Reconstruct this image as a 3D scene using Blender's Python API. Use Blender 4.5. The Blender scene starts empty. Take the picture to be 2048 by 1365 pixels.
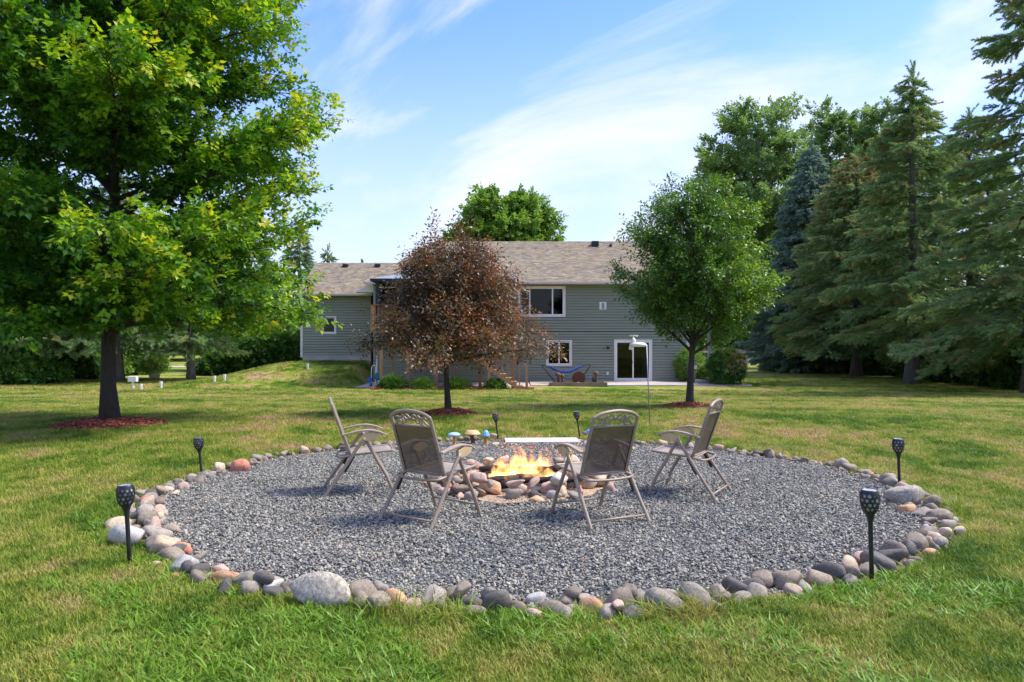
import bpy, math, random
import numpy as np
from mathutils import Vector, Matrix, Euler
R_ = math.radians
rng = np.random.default_rng(7)
random.seed(7)
scene = bpy.context.scene
COL = scene.collection

# ------------------------------------------------------------------ camera
FPX = 1550.0                       # focal length in pixels of the 2048 wide photograph
CAMH = 1.70
cam_d = bpy.data.cameras.new('camera'); cam = bpy.data.objects.new('camera', cam_d); COL.objects.link(cam)
cam_d.sensor_width = 36; cam_d.lens = 36 * FPX / 2048
cam_d.clip_start = 0.05; cam_d.clip_end = 3000
cam.location = (0, 0, CAMH); cam.rotation_euler = (R_(90), 0, 0)
scene.camera = cam

# ------------------------------------------------------------------ light
SUN_EL, SUN_AZ = 54.0, 82.0        # azimuth measured from +Y (ahead) towards +X (right)
world = bpy.data.worlds.new('World'); scene.world = world; world.use_nodes = True
def build_world():
    nt = world.node_tree; nt.nodes.clear(); N = nt.nodes.new; L = nt.links.new
    out = N('ShaderNodeOutputWorld'); bg = N('ShaderNodeBackground'); L(bg.outputs[0], out.inputs[0])
    sky = N('ShaderNodeTexSky'); sky.sky_type = 'NISHITA'; sky.sun_disc = False
    sky.sun_elevation = R_(SUN_EL); sky.sun_rotation = R_(SUN_AZ); sky.air_density = 1.0; sky.dust_density = 0.6; sky.ozone_density = 3.0
    bg.inputs['Strength'].default_value = 0.15
    tc = N('ShaderNodeTexCoord')
    sep = N('ShaderNodeSeparateXYZ'); L(tc.outputs['Generated'], sep.inputs[0])
    # wispy clouds: soft noise on the sky direction, drawn out along slanting streaks
    rt = N('ShaderNodeMapping'); rt.inputs['Rotation'].default_value = (0, R_(27), 0); L(tc.outputs['Generated'], rt.inputs[0])
    mp = N('ShaderNodeMapping'); mp.inputs['Scale'].default_value = (1.5, 1.5, 4.2); mp.inputs['Location'].default_value = CLOUD_OFF; L(rt.outputs[0], mp.inputs[0])
    n1 = N('ShaderNodeTexNoise'); n1.inputs['Scale'].default_value = 1.15; n1.inputs['Detail'].default_value = 9; n1.inputs['Roughness'].default_value = 0.56; n1.inputs['Distortion'].default_value = 0.9
    L(mp.outputs[0], n1.inputs['Vector'])
    rp = N('ShaderNodeValToRGB'); rp.color_ramp.elements[0].position = 0.43; rp.color_ramp.elements[1].position = 0.66
    rp.color_ramp.interpolation = 'EASE'
    L(n1.outputs['Fac'], rp.inputs[0])
    # thin milky haze low above the horizon, all round
    hz = N('ShaderNodeMapRange'); hz.inputs['From Min'].default_value = 0.02; hz.inputs['From Max'].default_value = 0.42; hz.inputs['To Min'].default_value = 0.85; hz.inputs['To Max'].default_value = 0.0
    hz.interpolation_type = 'SMOOTHSTEP'
    L(sep.outputs[2], hz.inputs['Value'])
    m0 = N('ShaderNodeMixRGB'); m0.inputs[2].default_value = (2.25, 2.5, 2.8, 1); L(hz.outputs[0], m0.inputs[0]); 
    # a richer blue overhead than the clear-air model gives
    gm = N('ShaderNodeMixRGB'); gm.blend_type = 'MULTIPLY'; gm.inputs[0].default_value = 1; gm.inputs[2].default_value = (0.49, 0.59, 0.98, 1)
    L(sky.outputs[0], gm.inputs[1]); L(gm.outputs[0], m0.inputs[1])
    m1 = N('ShaderNodeMixRGB'); m1.inputs[2].default_value = (2.75, 2.8, 2.95, 1)
    fc = N('ShaderNodeMath'); fc.operation = 'MULTIPLY'; fc.inputs[1].default_value = 0.85; L(rp.outputs[0], fc.inputs[0])
    L(fc.outputs[0], m1.inputs[0]); L(m0.outputs[0], m1.inputs[1]); L(m1.outputs[0], bg.inputs['Color'])
CLOUD_OFF = (9.3, 6.1, 2.0)
build_world()
sun_d = bpy.data.lights.new('sun', 'SUN'); sun = bpy.data.objects.new('sun', sun_d); COL.objects.link(sun)
sun_d.energy = 2.6; sun_d.angle = R_(16.0); sun_d.color = (1.0, 0.94, 0.84)
sdir = Vector((math.sin(R_(SUN_AZ)) * math.cos(R_(SUN_EL)), math.cos(R_(SUN_AZ)) * math.cos(R_(SUN_EL)), math.sin(R_(SUN_EL))))
sun.rotation_euler = sdir.to_track_quat('Z', 'Y').to_euler(); sun.location = (20, 20, 40)
vs = scene.view_settings; vs.view_transform = 'Standard'; vs.look = 'None'; vs.gamma = 1; vs.exposure = 1.4
try: vs.use_curve_mapping = False
except Exception: pass
scene.cycles.max_bounces = 7; scene.cycles.transparent_max_bounces = 10; scene.cycles.diffuse_bounces = 5; scene.cycles.glossy_bounces = 2
scene.cycles.transmission_bounces = 4; scene.cycles.volume_bounces = 0; scene.cycles.use_denoising = True
scene.cycles.use_adaptive_sampling = True; scene.cycles.adaptive_threshold = 0.025
scene.cycles.sample_clamp_indirect = 6.0

# ------------------------------------------------------------------ helpers
def lin(r, g, b):
    f = lambda c: (c / 255 / 12.92) if c / 255 <= 0.04045 else ((c / 255 + 0.055) / 1.055) ** 2.4
    return (f(r), f(g), f(b), 1)
def ss(a, b, x):
    t = np.clip((np.asarray(x, float) - a) / (b - a), 0, 1); return t * t * (3 - 2 * t)
def ground(x, y):
    x = np.asarray(x, float); y = np.asarray(y, float)
    z = -0.55 * ss(14.5, 35, y) - 0.75 * ss(46, 95, y) * ss(-5, 14, x)
    mound = 1.10 * ss(-18.5, -11.8, x) * (1 - ss(-8.35, -7.75, x)) * ss(36.5, 44.3, y) * (1 - ss(56, 64, y))
    return z + mound
def gz(x, y): return float(ground(x, y))
def at(px, py, Y):
    """world point seen at photograph pixel (px, py) at distance Y"""
    return ((px - 1024) * Y / FPX, Y, CAMH + (683 - py) * Y / FPX)

class MB:
    def __init__(s): s.v = []; s.f = []; s.n = 0
    def add(s, vs_, fs):
        b = s.n; s.v.extend([tuple(map(float, q)) for q in vs_]); s.n = len(s.v)
        s.f.extend([tuple(i + b for i in q) for q in fs]); return s
    def box(s, x0, x1, y0, y1, z0, z1):
        return s.add([(x0,y0,z0),(x1,y0,z0),(x1,y1,z0),(x0,y1,z0),(x0,y0,z1),(x1,y0,z1),(x1,y1,z1),(x0,y1,z1)],
                     [(0,3,2,1),(4,5,6,7),(0,1,5,4),(1,2,6,5),(2,3,7,6),(3,0,4,7)])
    def obox(s, c, sx, sy, sz, rot=None):
        """box of full size sx,sy,sz about c, rotated by a Matrix/Euler"""
        M = (rot.to_matrix() if isinstance(rot, Euler) else rot) if rot is not None else Matrix.Identity(3)
        vv = [Vector(c) + M @ Vector((a*sx/2, b*sy/2, d*sz/2)) for d in (-1,1) for a,b in ((-1,-1),(1,-1),(1,1),(-1,1))]
        return s.add(vv, [(0,3,2,1),(4,5,6,7),(0,1,5,4),(1,2,6,5),(2,3,7,6),(3,0,4,7)])
    def tube(s, path, rad, n=8, cap=True, flat=1.0):
        P = [Vector(p) for p in path]; m = len(P)
        rad = [rad] * m if np.isscalar(rad) else list(rad)
        T = [(P[min(i+1,m-1)] - P[max(i-1,0)]).normalized() for i in range(m)]
        u = T[0].orthogonal().normalized(); vv = []
        for i in range(m):
            u = (u - T[i] * u.dot(T[i])); u = u.normalized() if u.length > 1e-6 else T[i].orthogonal().normalized()
            w = T[i].cross(u)
            for k in range(n):
                a = 2 * math.pi * k / n; vv.append(P[i] + (u * math.cos(a) + w * math.sin(a) * flat) * rad[i])
        fs = [(i*n+k, i*n+(k+1)%n, (i+1)*n+(k+1)%n, (i+1)*n+k) for i in range(m-1) for k in range(n)]
        if cap: fs += [tuple(range(n-1,-1,-1)), tuple(range((m-1)*n, m*n))]
        return s.add(vv, fs)
    def lathe(s, prof, n=16, c=(0,0,0), cap=True):
        vv = [(c[0]+r*math.cos(2*math.pi*k/n), c[1]+r*math.sin(2*math.pi*k/n), c[2]+z) for r, z in prof for k in range(n)]
        m = len(prof)
        fs = [(i*n+k, i*n+(k+1)%n, (i+1)*n+(k+1)%n, (i+1)*n+k) for i in range(m-1) for k in range(n)]
        if cap: fs += [tuple(range(n-1,-1,-1)), tuple(range((m-1)*n, m*n))]
        return s.add(vv, fs)
    def prism(s, poly, y0, y1):
        """poly in the XZ plane extruded along Y"""
        m = len(poly)
        vv = [(x, y0, z) for x, z in poly] + [(x, y1, z) for x, z in poly]
        fs = [tuple(range(m)), tuple(range(2*m-1, m-1, -1))] + [(i, m+i, m+(i+1)%m, (i+1)%m) for i in range(m)]
        return s.add(vv, fs)
    def mesh(s, name, smooth=False):
        me = bpy.data.meshes.new(name); me.from_pydata(s.v, [], s.f); me.update()
        if smooth: me.polygons.foreach_set('use_smooth', [True] * len(me.polygons))
        return me

def tag(o, label=None, cat=None, group=None, kind=None):
    if label: o['label'] = label
    if cat: o['category'] = cat
    if group: o['group'] = group
    if kind: o['kind'] = kind
    return o
def link(name, me, mat=None, parent=None, loc=None):
    o = bpy.data.objects.new(name, me); COL.objects.link(o)
    if mat is not None and me is not None and len(me.materials) == 0: me.materials.append(mat)
    if parent is not None: o.parent = parent
    if loc is not None: o.location = loc
    return o
def obj(name, mb, mat, parent=None, smooth=False, world=False, bevel=0):
    """one mesh object; world=True: the coordinates are world ones and the parent an unrotated Empty"""
    if world and parent is not None:
        wl = parent_loc(parent); mb.v = [(a-wl[0], b-wl[1], c-wl[2]) for a, b, c in mb.v]
    o = link(name, mb.mesh(name, smooth), mat, parent)
    if bevel:
        m = o.modifiers.new('b', 'BEVEL'); m.width = bevel; m.segments = 2; m.limit_method = 'ANGLE'; m.angle_limit = R_(40)
    return o
def parent_loc(p):
    l = Vector(p.location)
    while p.parent is not None: p = p.parent; l = l + Vector(p.location)
    return l
def thing(name, label, cat, loc=(0,0,0), rz=0, group=None):
    o = bpy.data.objects.new(name, None); COL.objects.link(o); o.empty_display_size = 0.2
    o.location = loc; o.rotation_euler = (0, 0, rz); return tag(o, label, cat, group)
def copy_tree(o, parent=None):
    c = o.copy(); COL.objects.link(c); c.parent = parent
    for ch in list(o.children): copy_tree(ch, c)
    return c

# ------------------------------------------------------------------ materials
def newmat(name):
    m = bpy.data.materials.new(name); m.use_nodes = True; nt = m.node_tree; nt.nodes.clear()
    out = nt.nodes.new('ShaderNodeOutputMaterial'); return m, nt, nt.nodes.new, nt.links.new, out
def ramp(nt, stops, interp='LINEAR'):
    r = nt.nodes.new('ShaderNodeValToRGB'); cr = r.color_ramp; cr.interpolation = interp
    while len(cr.elements) < len(stops): cr.elements.new(0.5)
    for e, (p, c) in zip(cr.elements, stops): e.position = p; e.color = c
    return r
def noise(nt, vec, scale, detail=4, rough=0.55, dist=0.0):
    n = nt.nodes.new('ShaderNodeTexNoise'); n.inputs['Scale'].default_value = scale; n.inputs['Detail'].default_value = detail
    n.inputs['Roughness'].default_value = rough; n.inputs['Distortion'].default_value = dist
    if vec is not None: nt.links.new(vec, n.inputs['Vector'])
    return n
def mat_plain(name, c1, c2=None, scale=8.0, rough=0.6, metal=0.0, bump=0.0, bscale=40.0, spec=0.4, stretch=(1,1,1), detail=5):
    m, nt, N, L, out = newmat(name)
    b = N('ShaderNodeBsdfPrincipled'); L(b.outputs[0], out.inputs[0])
    b.inputs['Roughness'].default_value = rough; b.inputs['Metallic'].default_value = metal; b.inputs['Specular IOR Level'].default_value = spec
    tc = N('ShaderNodeTexCoord'); mp = N('ShaderNodeMapping'); mp.inputs['Scale'].default_value = stretch; L(tc.outputs['Object'], mp.inputs[0])
    c2 = c2 or tuple(x * 0.72 for x in c1[:3]) + (1,)
    n = noise(nt, mp.outputs[0], scale, detail, 0.6); r = ramp(nt, [(0.3, c1), (0.7, c2)]); L(n.outputs['Fac'], r.inputs[0]); L(r.outputs[0], b.inputs['Base Color'])
    if bump:
        n2 = noise(nt, mp.outputs[0], bscale, 5, 0.65); bp = N('ShaderNodeBump'); bp.inputs['Strength'].default_value = bump; bp.inputs['Distance'].default_value = 0.02
        L(n2.outputs['Fac'], bp.inputs['Height']); L(bp.outputs[0], b.inputs['Normal'])
    return m
def mat_leaf(name, stops, trans=0.35, rough=0.5, spec=0.35, tint='tint', tcol=(1.25, 1.25, 0.55)):
    """leaf: colour by the sprig's own tint plus chance, light shining through"""
    m, nt, N, L, out = newmat(name)
    at_ = N('ShaderNodeAttribute'); at_.attribute_type = 'INSTANCER'; at_.attribute_name = tint
    oi = N('ShaderNodeObjectInfo')
    ad = N('ShaderNodeMath'); ad.operation = 'MULTIPLY_ADD'; ad.inputs[1].default_value = 0.22; L(oi.outputs['Random'], ad.inputs[0]); L(at_.outputs['Fac'], ad.inputs[2])
    sb = N('ShaderNodeMath'); sb.operation = 'SUBTRACT'; sb.inputs[1].default_value = 0.11; L(ad.outputs[0], sb.inputs[0])
    r = ramp(nt, stops); L(sb.outputs[0], r.inputs[0])
    b = N('ShaderNodeBsdfPrincipled'); b.inputs['Roughness'].default_value = rough; b.inputs['Specular IOR Level'].default_value = spec; L(r.outputs[0], b.inputs['Base Color'])
    t = N('ShaderNodeBsdfTranslucent'); mu = N('ShaderNodeMixRGB'); mu.blend_type = 'MULTIPLY'; mu.inputs[0].default_value = 1; mu.inputs[2].default_value = (*tcol, 1)
    L(r.outputs[0], mu.inputs[1]); L(mu.outputs[0], t.inputs[0])
    mx = N('ShaderNodeMixShader'); mx.inputs[0].default_value = trans; L(b.outputs[0], mx.inputs[1]); L(t.outputs[0], mx.inputs[2]); L(mx.outputs[0], out.inputs[0])
    return m

# ------------------------------------------------------------------ scattering (leaves, blades, chips)
_groups = {}
def scatter_group(key, protos):
    if key in _groups: return _groups[key]
    g = bpy.data.node_groups.new('scatter_' + key, 'GeometryNodeTree')
    g.interface.new_socket('Geometry', in_out='INPUT', socket_type='NodeSocketGeometry')
    g.interface.new_socket('Geometry', in_out='OUTPUT', socket_type='NodeSocketGeometry')
    N = g.nodes.new; L = g.links.new
    gi = N('NodeGroupInput'); go = N('NodeGroupOutput'); ip = N('GeometryNodeInstanceOnPoints')
    jn = N('GeometryNodeJoinGeometry')
    for p in protos:
        oi = N('GeometryNodeObjectInfo'); oi.inputs['Object'].default_value = p; oi.inputs['As Instance'].default_value = True
        L(oi.outputs['Geometry'], jn.inputs[0])
    def na(n, t):
        a = N('GeometryNodeInputNamedAttribute'); a.data_type = t; a.inputs['Name'].default_value = n; return a.outputs['Attribute']
    L(gi.outputs[0], ip.inputs['Points']); L(jn.outputs[0], ip.inputs['Instance'])
    ip.inputs['Pick Instance'].default_value = True
    L(na('pick', 'INT'), ip.inputs['Instance Index']); L(na('rot', 'FLOAT_VECTOR'), ip.inputs['Rotation']); L(na('scl', 'FLOAT_VECTOR'), ip.inputs['Scale'])
    L(ip.outputs[0], go.inputs[0]); _groups[key] = g; return g
def proto(name, mb, mat, smooth=False):
    me = mb.mesh(name, smooth); me.materials.append(mat); return bpy.data.objects.new(name, me)   # a shape to be scattered, not in the scene itself
def scatter(name, key, protos, pos, rot, scl, tint=None, parent=None, loc=(0,0,0), seed=1):
    pos = np.asarray(pos, np.float32); n = len(pos)
    me = bpy.data.meshes.new(name); me.vertices.add(n)
    me.vertices.foreach_set('co', (pos - np.asarray(loc, np.float32)).ravel())
    def attr(nm, ty, dat, fld):
        a = me.attributes.new(nm, ty, 'POINT'); a.data.foreach_set(fld, np.ascontiguousarray(dat).ravel())
    scl = np.asarray(scl, np.float32)
    if scl.ndim == 1: scl = np.repeat(scl[:, None], 3, 1)
    attr('rot', 'FLOAT_VECTOR', np.asarray(rot, np.float32), 'vector'); attr('scl', 'FLOAT_VECTOR', scl, 'vector')
    attr('pick', 'INT', np.random.default_rng(seed).integers(0, len(protos), n).astype(np.int32), 'value')
    attr('tint', 'FLOAT', np.asarray(tint if tint is not None else np.full(n, 0.5), np.float32), 'value')
    for p in protos[:1]: me.materials.append(p.data.materials[0])
    o = link(name, me, None, parent)
    if parent is None: o.location = loc
    md = o.modifiers.new('scatter', 'NODES'); md.node_group = scatter_group(key, protos)
    return o
def euler_from_axes(X, Zup):
    """vectorised XYZ eulers for frames whose x axis is X and whose z axis is near Zup"""
    X = X / (np.linalg.norm(X, axis=1, keepdims=True) + 1e-9)
    Y = np.cross(Zup, X); Y /= (np.linalg.norm(Y, axis=1, keepdims=True) + 1e-9); Z = np.cross(X, Y)
    ry = -np.arcsin(np.clip(X[:, 2], -1, 1)); rx = np.arctan2(Y[:, 2], Z[:, 2]); rz = np.arctan2(X[:, 1], X[:, 0])
    return np.stack([rx, ry, rz], 1)
# ================================================================== the ground
PIT = (0.24, 9.03); PITR = 4.15
def lawn_color(nt):
    """turf colour from the place itself: green, lush and dry patches, mowing bands"""
    N = nt.nodes.new; L = nt.links.new
    ge = N('ShaderNodeNewGeometry'); mp = N('ShaderNodeMapping'); mp.inputs['Scale'].default_value = (1, 0.62, 0); L(ge.outputs['Position'], mp.inputs[0])
    a = noise(nt, mp.outputs[0], 0.34, 5, 0.62, 0.6); b = noise(nt, mp.outputs[0], 1.9, 4, 0.6, 0.3)
    c = N('ShaderNodeMath'); c.operation = 'MULTIPLY_ADD'; c.inputs[1].default_value = 0.55; L(b.outputs['Fac'], c.inputs[0])
    a2 = N('ShaderNodeMath'); a2.operation = 'MULTIPLY'; a2.inputs[1].default_value = 0.62; L(a.outputs['Fac'], a2.inputs[0]); L(a2.outputs[0], c.inputs[2])
    # mowing bands on the open lawn towards the spruces
    sp = N('ShaderNodeSeparateXYZ'); L(ge.outputs['Position'], sp.inputs[0])
    w = N('ShaderNodeMath'); w.operation = 'MULTIPLY_ADD'; w.inputs[1].default_value = 0.33; L(sp.outputs[0], w.inputs[0]); L(sp.outputs[1], w.inputs[2])
    wn = N('ShaderNodeMath'); wn.operation = 'MULTIPLY_ADD'; wn.inputs[1].default_value = 1.3; L(b.outputs['Fac'], wn.inputs[0]); L(w.outputs[0], wn.inputs[2])
    s = N('ShaderNodeMath'); s.operation = 'MULTIPLY'; s.inputs[1].default_value = 2.1; L(wn.outputs[0], s.inputs[0])
    sn = N('ShaderNodeMath'); sn.operation = 'SINE'; L(s.outputs[0], sn.inputs[0])
    amp = N('ShaderNodeMapRange'); amp.inputs['From Min'].default_value = 13; amp.inputs['From Max'].default_value = 22; amp.inputs['To Min'].default_value = 0; amp.inputs['To Max'].default_value = 0.04; L(sp.outputs[1], amp.inputs['Value'])
    ms = N('ShaderNodeMath'); ms.operation = 'MULTIPLY_ADD'; L(sn.outputs[0], ms.inputs[0]); L(amp.outputs[0], ms.inputs[1]); L(c.outputs[0], ms.inputs[2])
    r = ramp(nt, [(0.47, (0.085, 0.16, 0.014, 1)), (0.54, (0.165, 0.235, 0.024, 1)), (0.585, (0.255, 0.29, 0.05, 1)), (0.64, (0.33, 0.31, 0.085, 1)), (0.70, (0.40, 0.29, 0.15, 1))])
    L(ms.outputs[0], r.inputs[0]); return r.outputs[0]
def mat_lawn():
    m, nt, N, L, out = newmat('lawn')
    col = lawn_color(nt); b = N('ShaderNodeBsdfPrincipled'); b.inputs['Roughness'].default_value = 0.9; b.inputs['Specular IOR Level'].default_value = 0.1
    ge = N('ShaderNodeNewGeometry'); f = noise(nt, ge.outputs['Position'], 38, 4, 0.7)
    k = ramp(nt, [(0.3, (0.55, 0.55, 0.5, 1)), (0.7, (1.1, 1.1, 1.0, 1))]); L(f.outputs['Fac'], k.inputs[0])
    mu = N('ShaderNodeMixRGB'); mu.blend_type = 'MULTIPLY'; mu.inputs[0].default_value = 1; L(col, mu.inputs[1]); L(k.outputs[0], mu.inputs[2]); L(mu.outputs[0], b.inputs['Base Color'])
    bp = N('ShaderNodeBump'); bp.inputs['Strength'].default_value = 0.8; bp.inputs['Distance'].default_value = 0.03; L(f.outputs['Fac'], bp.inputs['Height']); L(bp.outputs[0], b.inputs['Normal'])
    L(b.outputs[0], out.inputs[0]); return m
def mat_blade():
    m, nt, N, L, out = newmat('grass_blade')
    col = lawn_color(nt); oi = N('ShaderNodeObjectInfo')
    k = ramp(nt, [(0, (0.75, 0.8, 0.6, 1)), (0.6, (1.1, 1.15, 1.0, 1)), (0.85, (1.45, 1.4, 1.1, 1)), (1, (1.9, 1.45, 1.7, 1))]); L(oi.outputs['Random'], k.inputs[0])
    mu = N('ShaderNodeMixRGB'); mu.blend_type = 'MULTIPLY'; mu.inputs[0].default_value = 1; L(col, mu.inputs[1]); L(k.outputs[0], mu.inputs[2])
    b = N('ShaderNodeBsdfPrincipled'); b.inputs['Roughness'].default_value = 0.55; b.inputs['Specular IOR Level'].default_value = 0.3; L(mu.outputs[0], b.inputs['Base Color'])
    t = N('ShaderNodeBsdfTranslucent'); L(mu.outputs[0], t.inputs[0])
    mx = N('ShaderNodeMixShader'); mx.inputs[0].default_value = 0.35; L(b.outputs[0], mx.inputs[1]); L(t.outputs[0], mx.inputs[2]); L(mx.outputs[0], out.inputs[0]); return m
M_LAWN = mat_lawn(); M_BLADE = mat_blade()

def make_ground():
    xs = np.concatenate([[-900, -400, -200, -120, -80], np.arange(-60, -22, 2.0), np.arange(-22, 14, 0.6), np.arange(14, 62, 2.0), [80, 120, 200, 400, 900]])
    ys = np.concatenate([[-300, -100, -40], np.arange(-12, 14, 1.5), np.arange(14, 58, 0.8), np.arange(58, 130, 3.0), [150, 200, 300, 500, 1200]])
    X, Y = np.meshgrid(xs, ys); Z = ground(X, Y)
    Z += 0.02 * np.sin(X * 0.9 + 1.3 * np.sin(Y * 0.5)) * np.sin(Y * 0.7) * ss(15, 18, Y)
    nx, ny = len(xs), len(ys); mb = MB()
    mb.add(np.stack([X.ravel(), Y.ravel(), Z.ravel()], 1), [(j*nx+i, j*nx+i+1, (j+1)*nx+i+1, (j+1)*nx+i) for j in range(ny-1) for i in range(nx-1)])
    tag(obj('lawn_ground', mb, M_LAWN, smooth=True), kind='structure')
make_ground()
def disc(name, cx, cy, r, z, mat, n=72, jit=0.0, seed=3):
    g = np.random.default_rng(seed); ph = g.uniform(0, 6.28, 3); mb = MB(); vv = [(cx, cy, z)]
    for k in range(n):
        a = 2*math.pi*k/n; rr = r * (1 + jit * (math.sin(3*a+ph[0]) + .6*math.sin(7*a+ph[1]) + .4*math.sin(13*a+ph[2])))
        vv.append((cx+rr*math.cos(a), cy+rr*math.sin(a), z))
    return obj(name, mb.add(vv, [(0, 1+k, 1+(k+1) % n) for k in range(n)]), mat)

# ------------------------------------------------------------------ gravel circle
M_GRAVELBED = mat_plain('gravel_bed', (0.10, 0.105, 0.11, 1), (0.06, 0.058, 0.055, 1), 30, 0.9, bump=0.6, bscale=60)
tag(disc('gravel_bed', PIT[0], PIT[1], PITR, 0.008, M_GRAVELBED), kind='structure')
def mat_chip():
    m, nt, N, L, out = newmat('gravel_chip'); oi = N('ShaderNodeObjectInfo')
    r = ramp(nt, [(0, (0.085, 0.086, 0.088, 1)), (0.2, (0.15, 0.153, 0.156, 1)), (0.45, (0.225, 0.228, 0.225, 1)), (0.7, (0.30, 0.30, 0.285, 1)), (0.84, (0.37, 0.36, 0.335, 1)), (0.9, (0.28, 0.22, 0.16, 1)), (0.95, (0.38, 0.365, 0.34, 1)), (1, (0.17, 0.12, 0.085, 1))])
    L(oi.outputs['Random'], r.inputs[0])
    ge = N('ShaderNodeNewGeometry'); mp = N('ShaderNodeMapping'); mp.inputs['Scale'].default_value = (1, 1, 0); L(ge.outputs['Position'], mp.inputs[0]); n = noise(nt, mp.outputs[0], 0.9, 5, 0.65, 0.4)
    w = ramp(nt, [(0.35, (0.92, 0.90, 0.79, 1)), (0.66, (1.15, 1.08, 0.90, 1))]); L(n.outputs['Fac'], w.inputs[0])
    mu = N('ShaderNodeMixRGB'); mu.blend_type = 'MULTIPLY'; mu.inputs[0].default_value = 1; L(r.outputs[0], mu.inputs[1]); L(w.outputs[0], mu.inputs[2])
    b = N('ShaderNodeBsdfPrincipled'); b.inputs['Roughness'].default_value = 0.62; b.inputs['Specular IOR Level'].default_value = 0.4; L(mu.outputs[0], b.inputs['Base Color']); L(b.outputs[0], out.inputs[0]); return m
def ico(sub):
    t = (1 + 5 ** .5) / 2
    v = [(-1,t,0),(1,t,0),(-1,-t,0),(1,-t,0),(0,-1,t),(0,1,t),(0,-1,-t),(0,1,-t),(t,0,-1),(t,0,1),(-t,0,-1),(-t,0,1)]
    v = [np.array(p) / np.linalg.norm(p) for p in v]
    f = [(0,11,5),(0,5,1),(0,1,7),(0,7,10),(0,10,11),(1,5,9),(5,11,4),(11,10,2),(10,7,6),(7,1,8),(3,9,4),(3,4,2),(3,2,6),(3,6,8),(3,8,9),(4,9,5),(2,4,11),(6,2,10),(8,6,7),(9,8,1)]
    for _ in range(sub):
        c = {}; nf = []
        def mid(a, b):
            k = (min(a, b), max(a, b))
            if k not in c: p = v[a] + v[b]; v.append(p / np.linalg.norm(p)); c[k] = len(v) - 1
            return c[k]
        for a, b, d in f:
            x, y, z = mid(a, b), mid(b, d), mid(d, a); nf += [(a,x,z),(b,y,x),(d,z,y),(x,y,z)]
        f = nf
    return np.array(v), f
def chip_protos():
    g = np.random.default_rng(11); out = []; v0, f = ico(0); m = mat_chip()
    for i in range(6):
        v = v0 * g.uniform(0.62, 1.15, (len(v0), 1)) * np.array([1, g.uniform(.55, .95), g.uniform(.35, .65)]) * 0.5
        out.append(proto('gravel_chip', MB().add(v, f), m))
    return out
CHIPS = chip_protos()
def make_gravel():
    g = np.random.default_rng(5); n = 175000
    r = PITR * np.sqrt(g.uniform(0, 1, n)) * 1.0; a = g.uniform(0, 2*math.pi, n)
    x = PIT[0] + r*np.cos(a); y = PIT[1] + r*np.sin(a)
    s = np.clip(g.lognormal(math.log(0.0235), 0.34, n), 0.010, 0.055)
    keep = np.hypot(x - FIRE[0], y - FIRE[1]) > 0.55
    x, y, s = x[keep], y[keep], s[keep]; n = len(x)
    z = 0.012 + g.uniform(0, 0.022, n) + 0.012 * np.sin(x*2.1 + np.sin(y*1.7)) * np.sin(y*2.6)
    rot = np.stack([g.normal(0, .5, n), g.normal(0, .5, n), g.uniform(0, 6.28, n)], 1)
    tag(scatter('gravel', 'chip', CHIPS, np.stack([x, y, z], 1), rot, s), 'blue grey crushed stone gravel filling the fire pit circle', 'gravel', kind='stuff')
FIRE = (0.10, 9.12)
make_gravel()

# ------------------------------------------------------------------ cobbles
ROCKV, ROCKF = ico(2)
def rock_mesh(seed, flat=0.72):
    g = np.random.default_rng(seed); v = ROCKV.copy()
    d = np.ones(len(v))
    for k in range(6):
        ax = g.normal(size=3); ax /= np.linalg.norm(ax); d += g.uniform(-.13, .13) * np.sin(v @ ax * g.uniform(1.5, 3.4) + g.uniform(0, 6))
    for k in range(7):                       # a few worn flats, as on field stones
        ax = g.normal(size=3); ax /= np.linalg.norm(ax); h = g.uniform(.58, .85); e = (v * d[:, None]) @ ax
        d = np.where(e > h, d * (h + (e - h) * .12) / np.maximum(e, 1e-6), d)
    v = v * d[:, None] * np.array([1, g.uniform(.62, .9), flat * g.uniform(.7, 1.1)])
    v[:, 2] -= v[:, 2].min()                # stands on z = 0
    k = 1.0 / (v[:, 0].max() - v[:, 0].min()); return MB().add(v * k, ROCKF)
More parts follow.
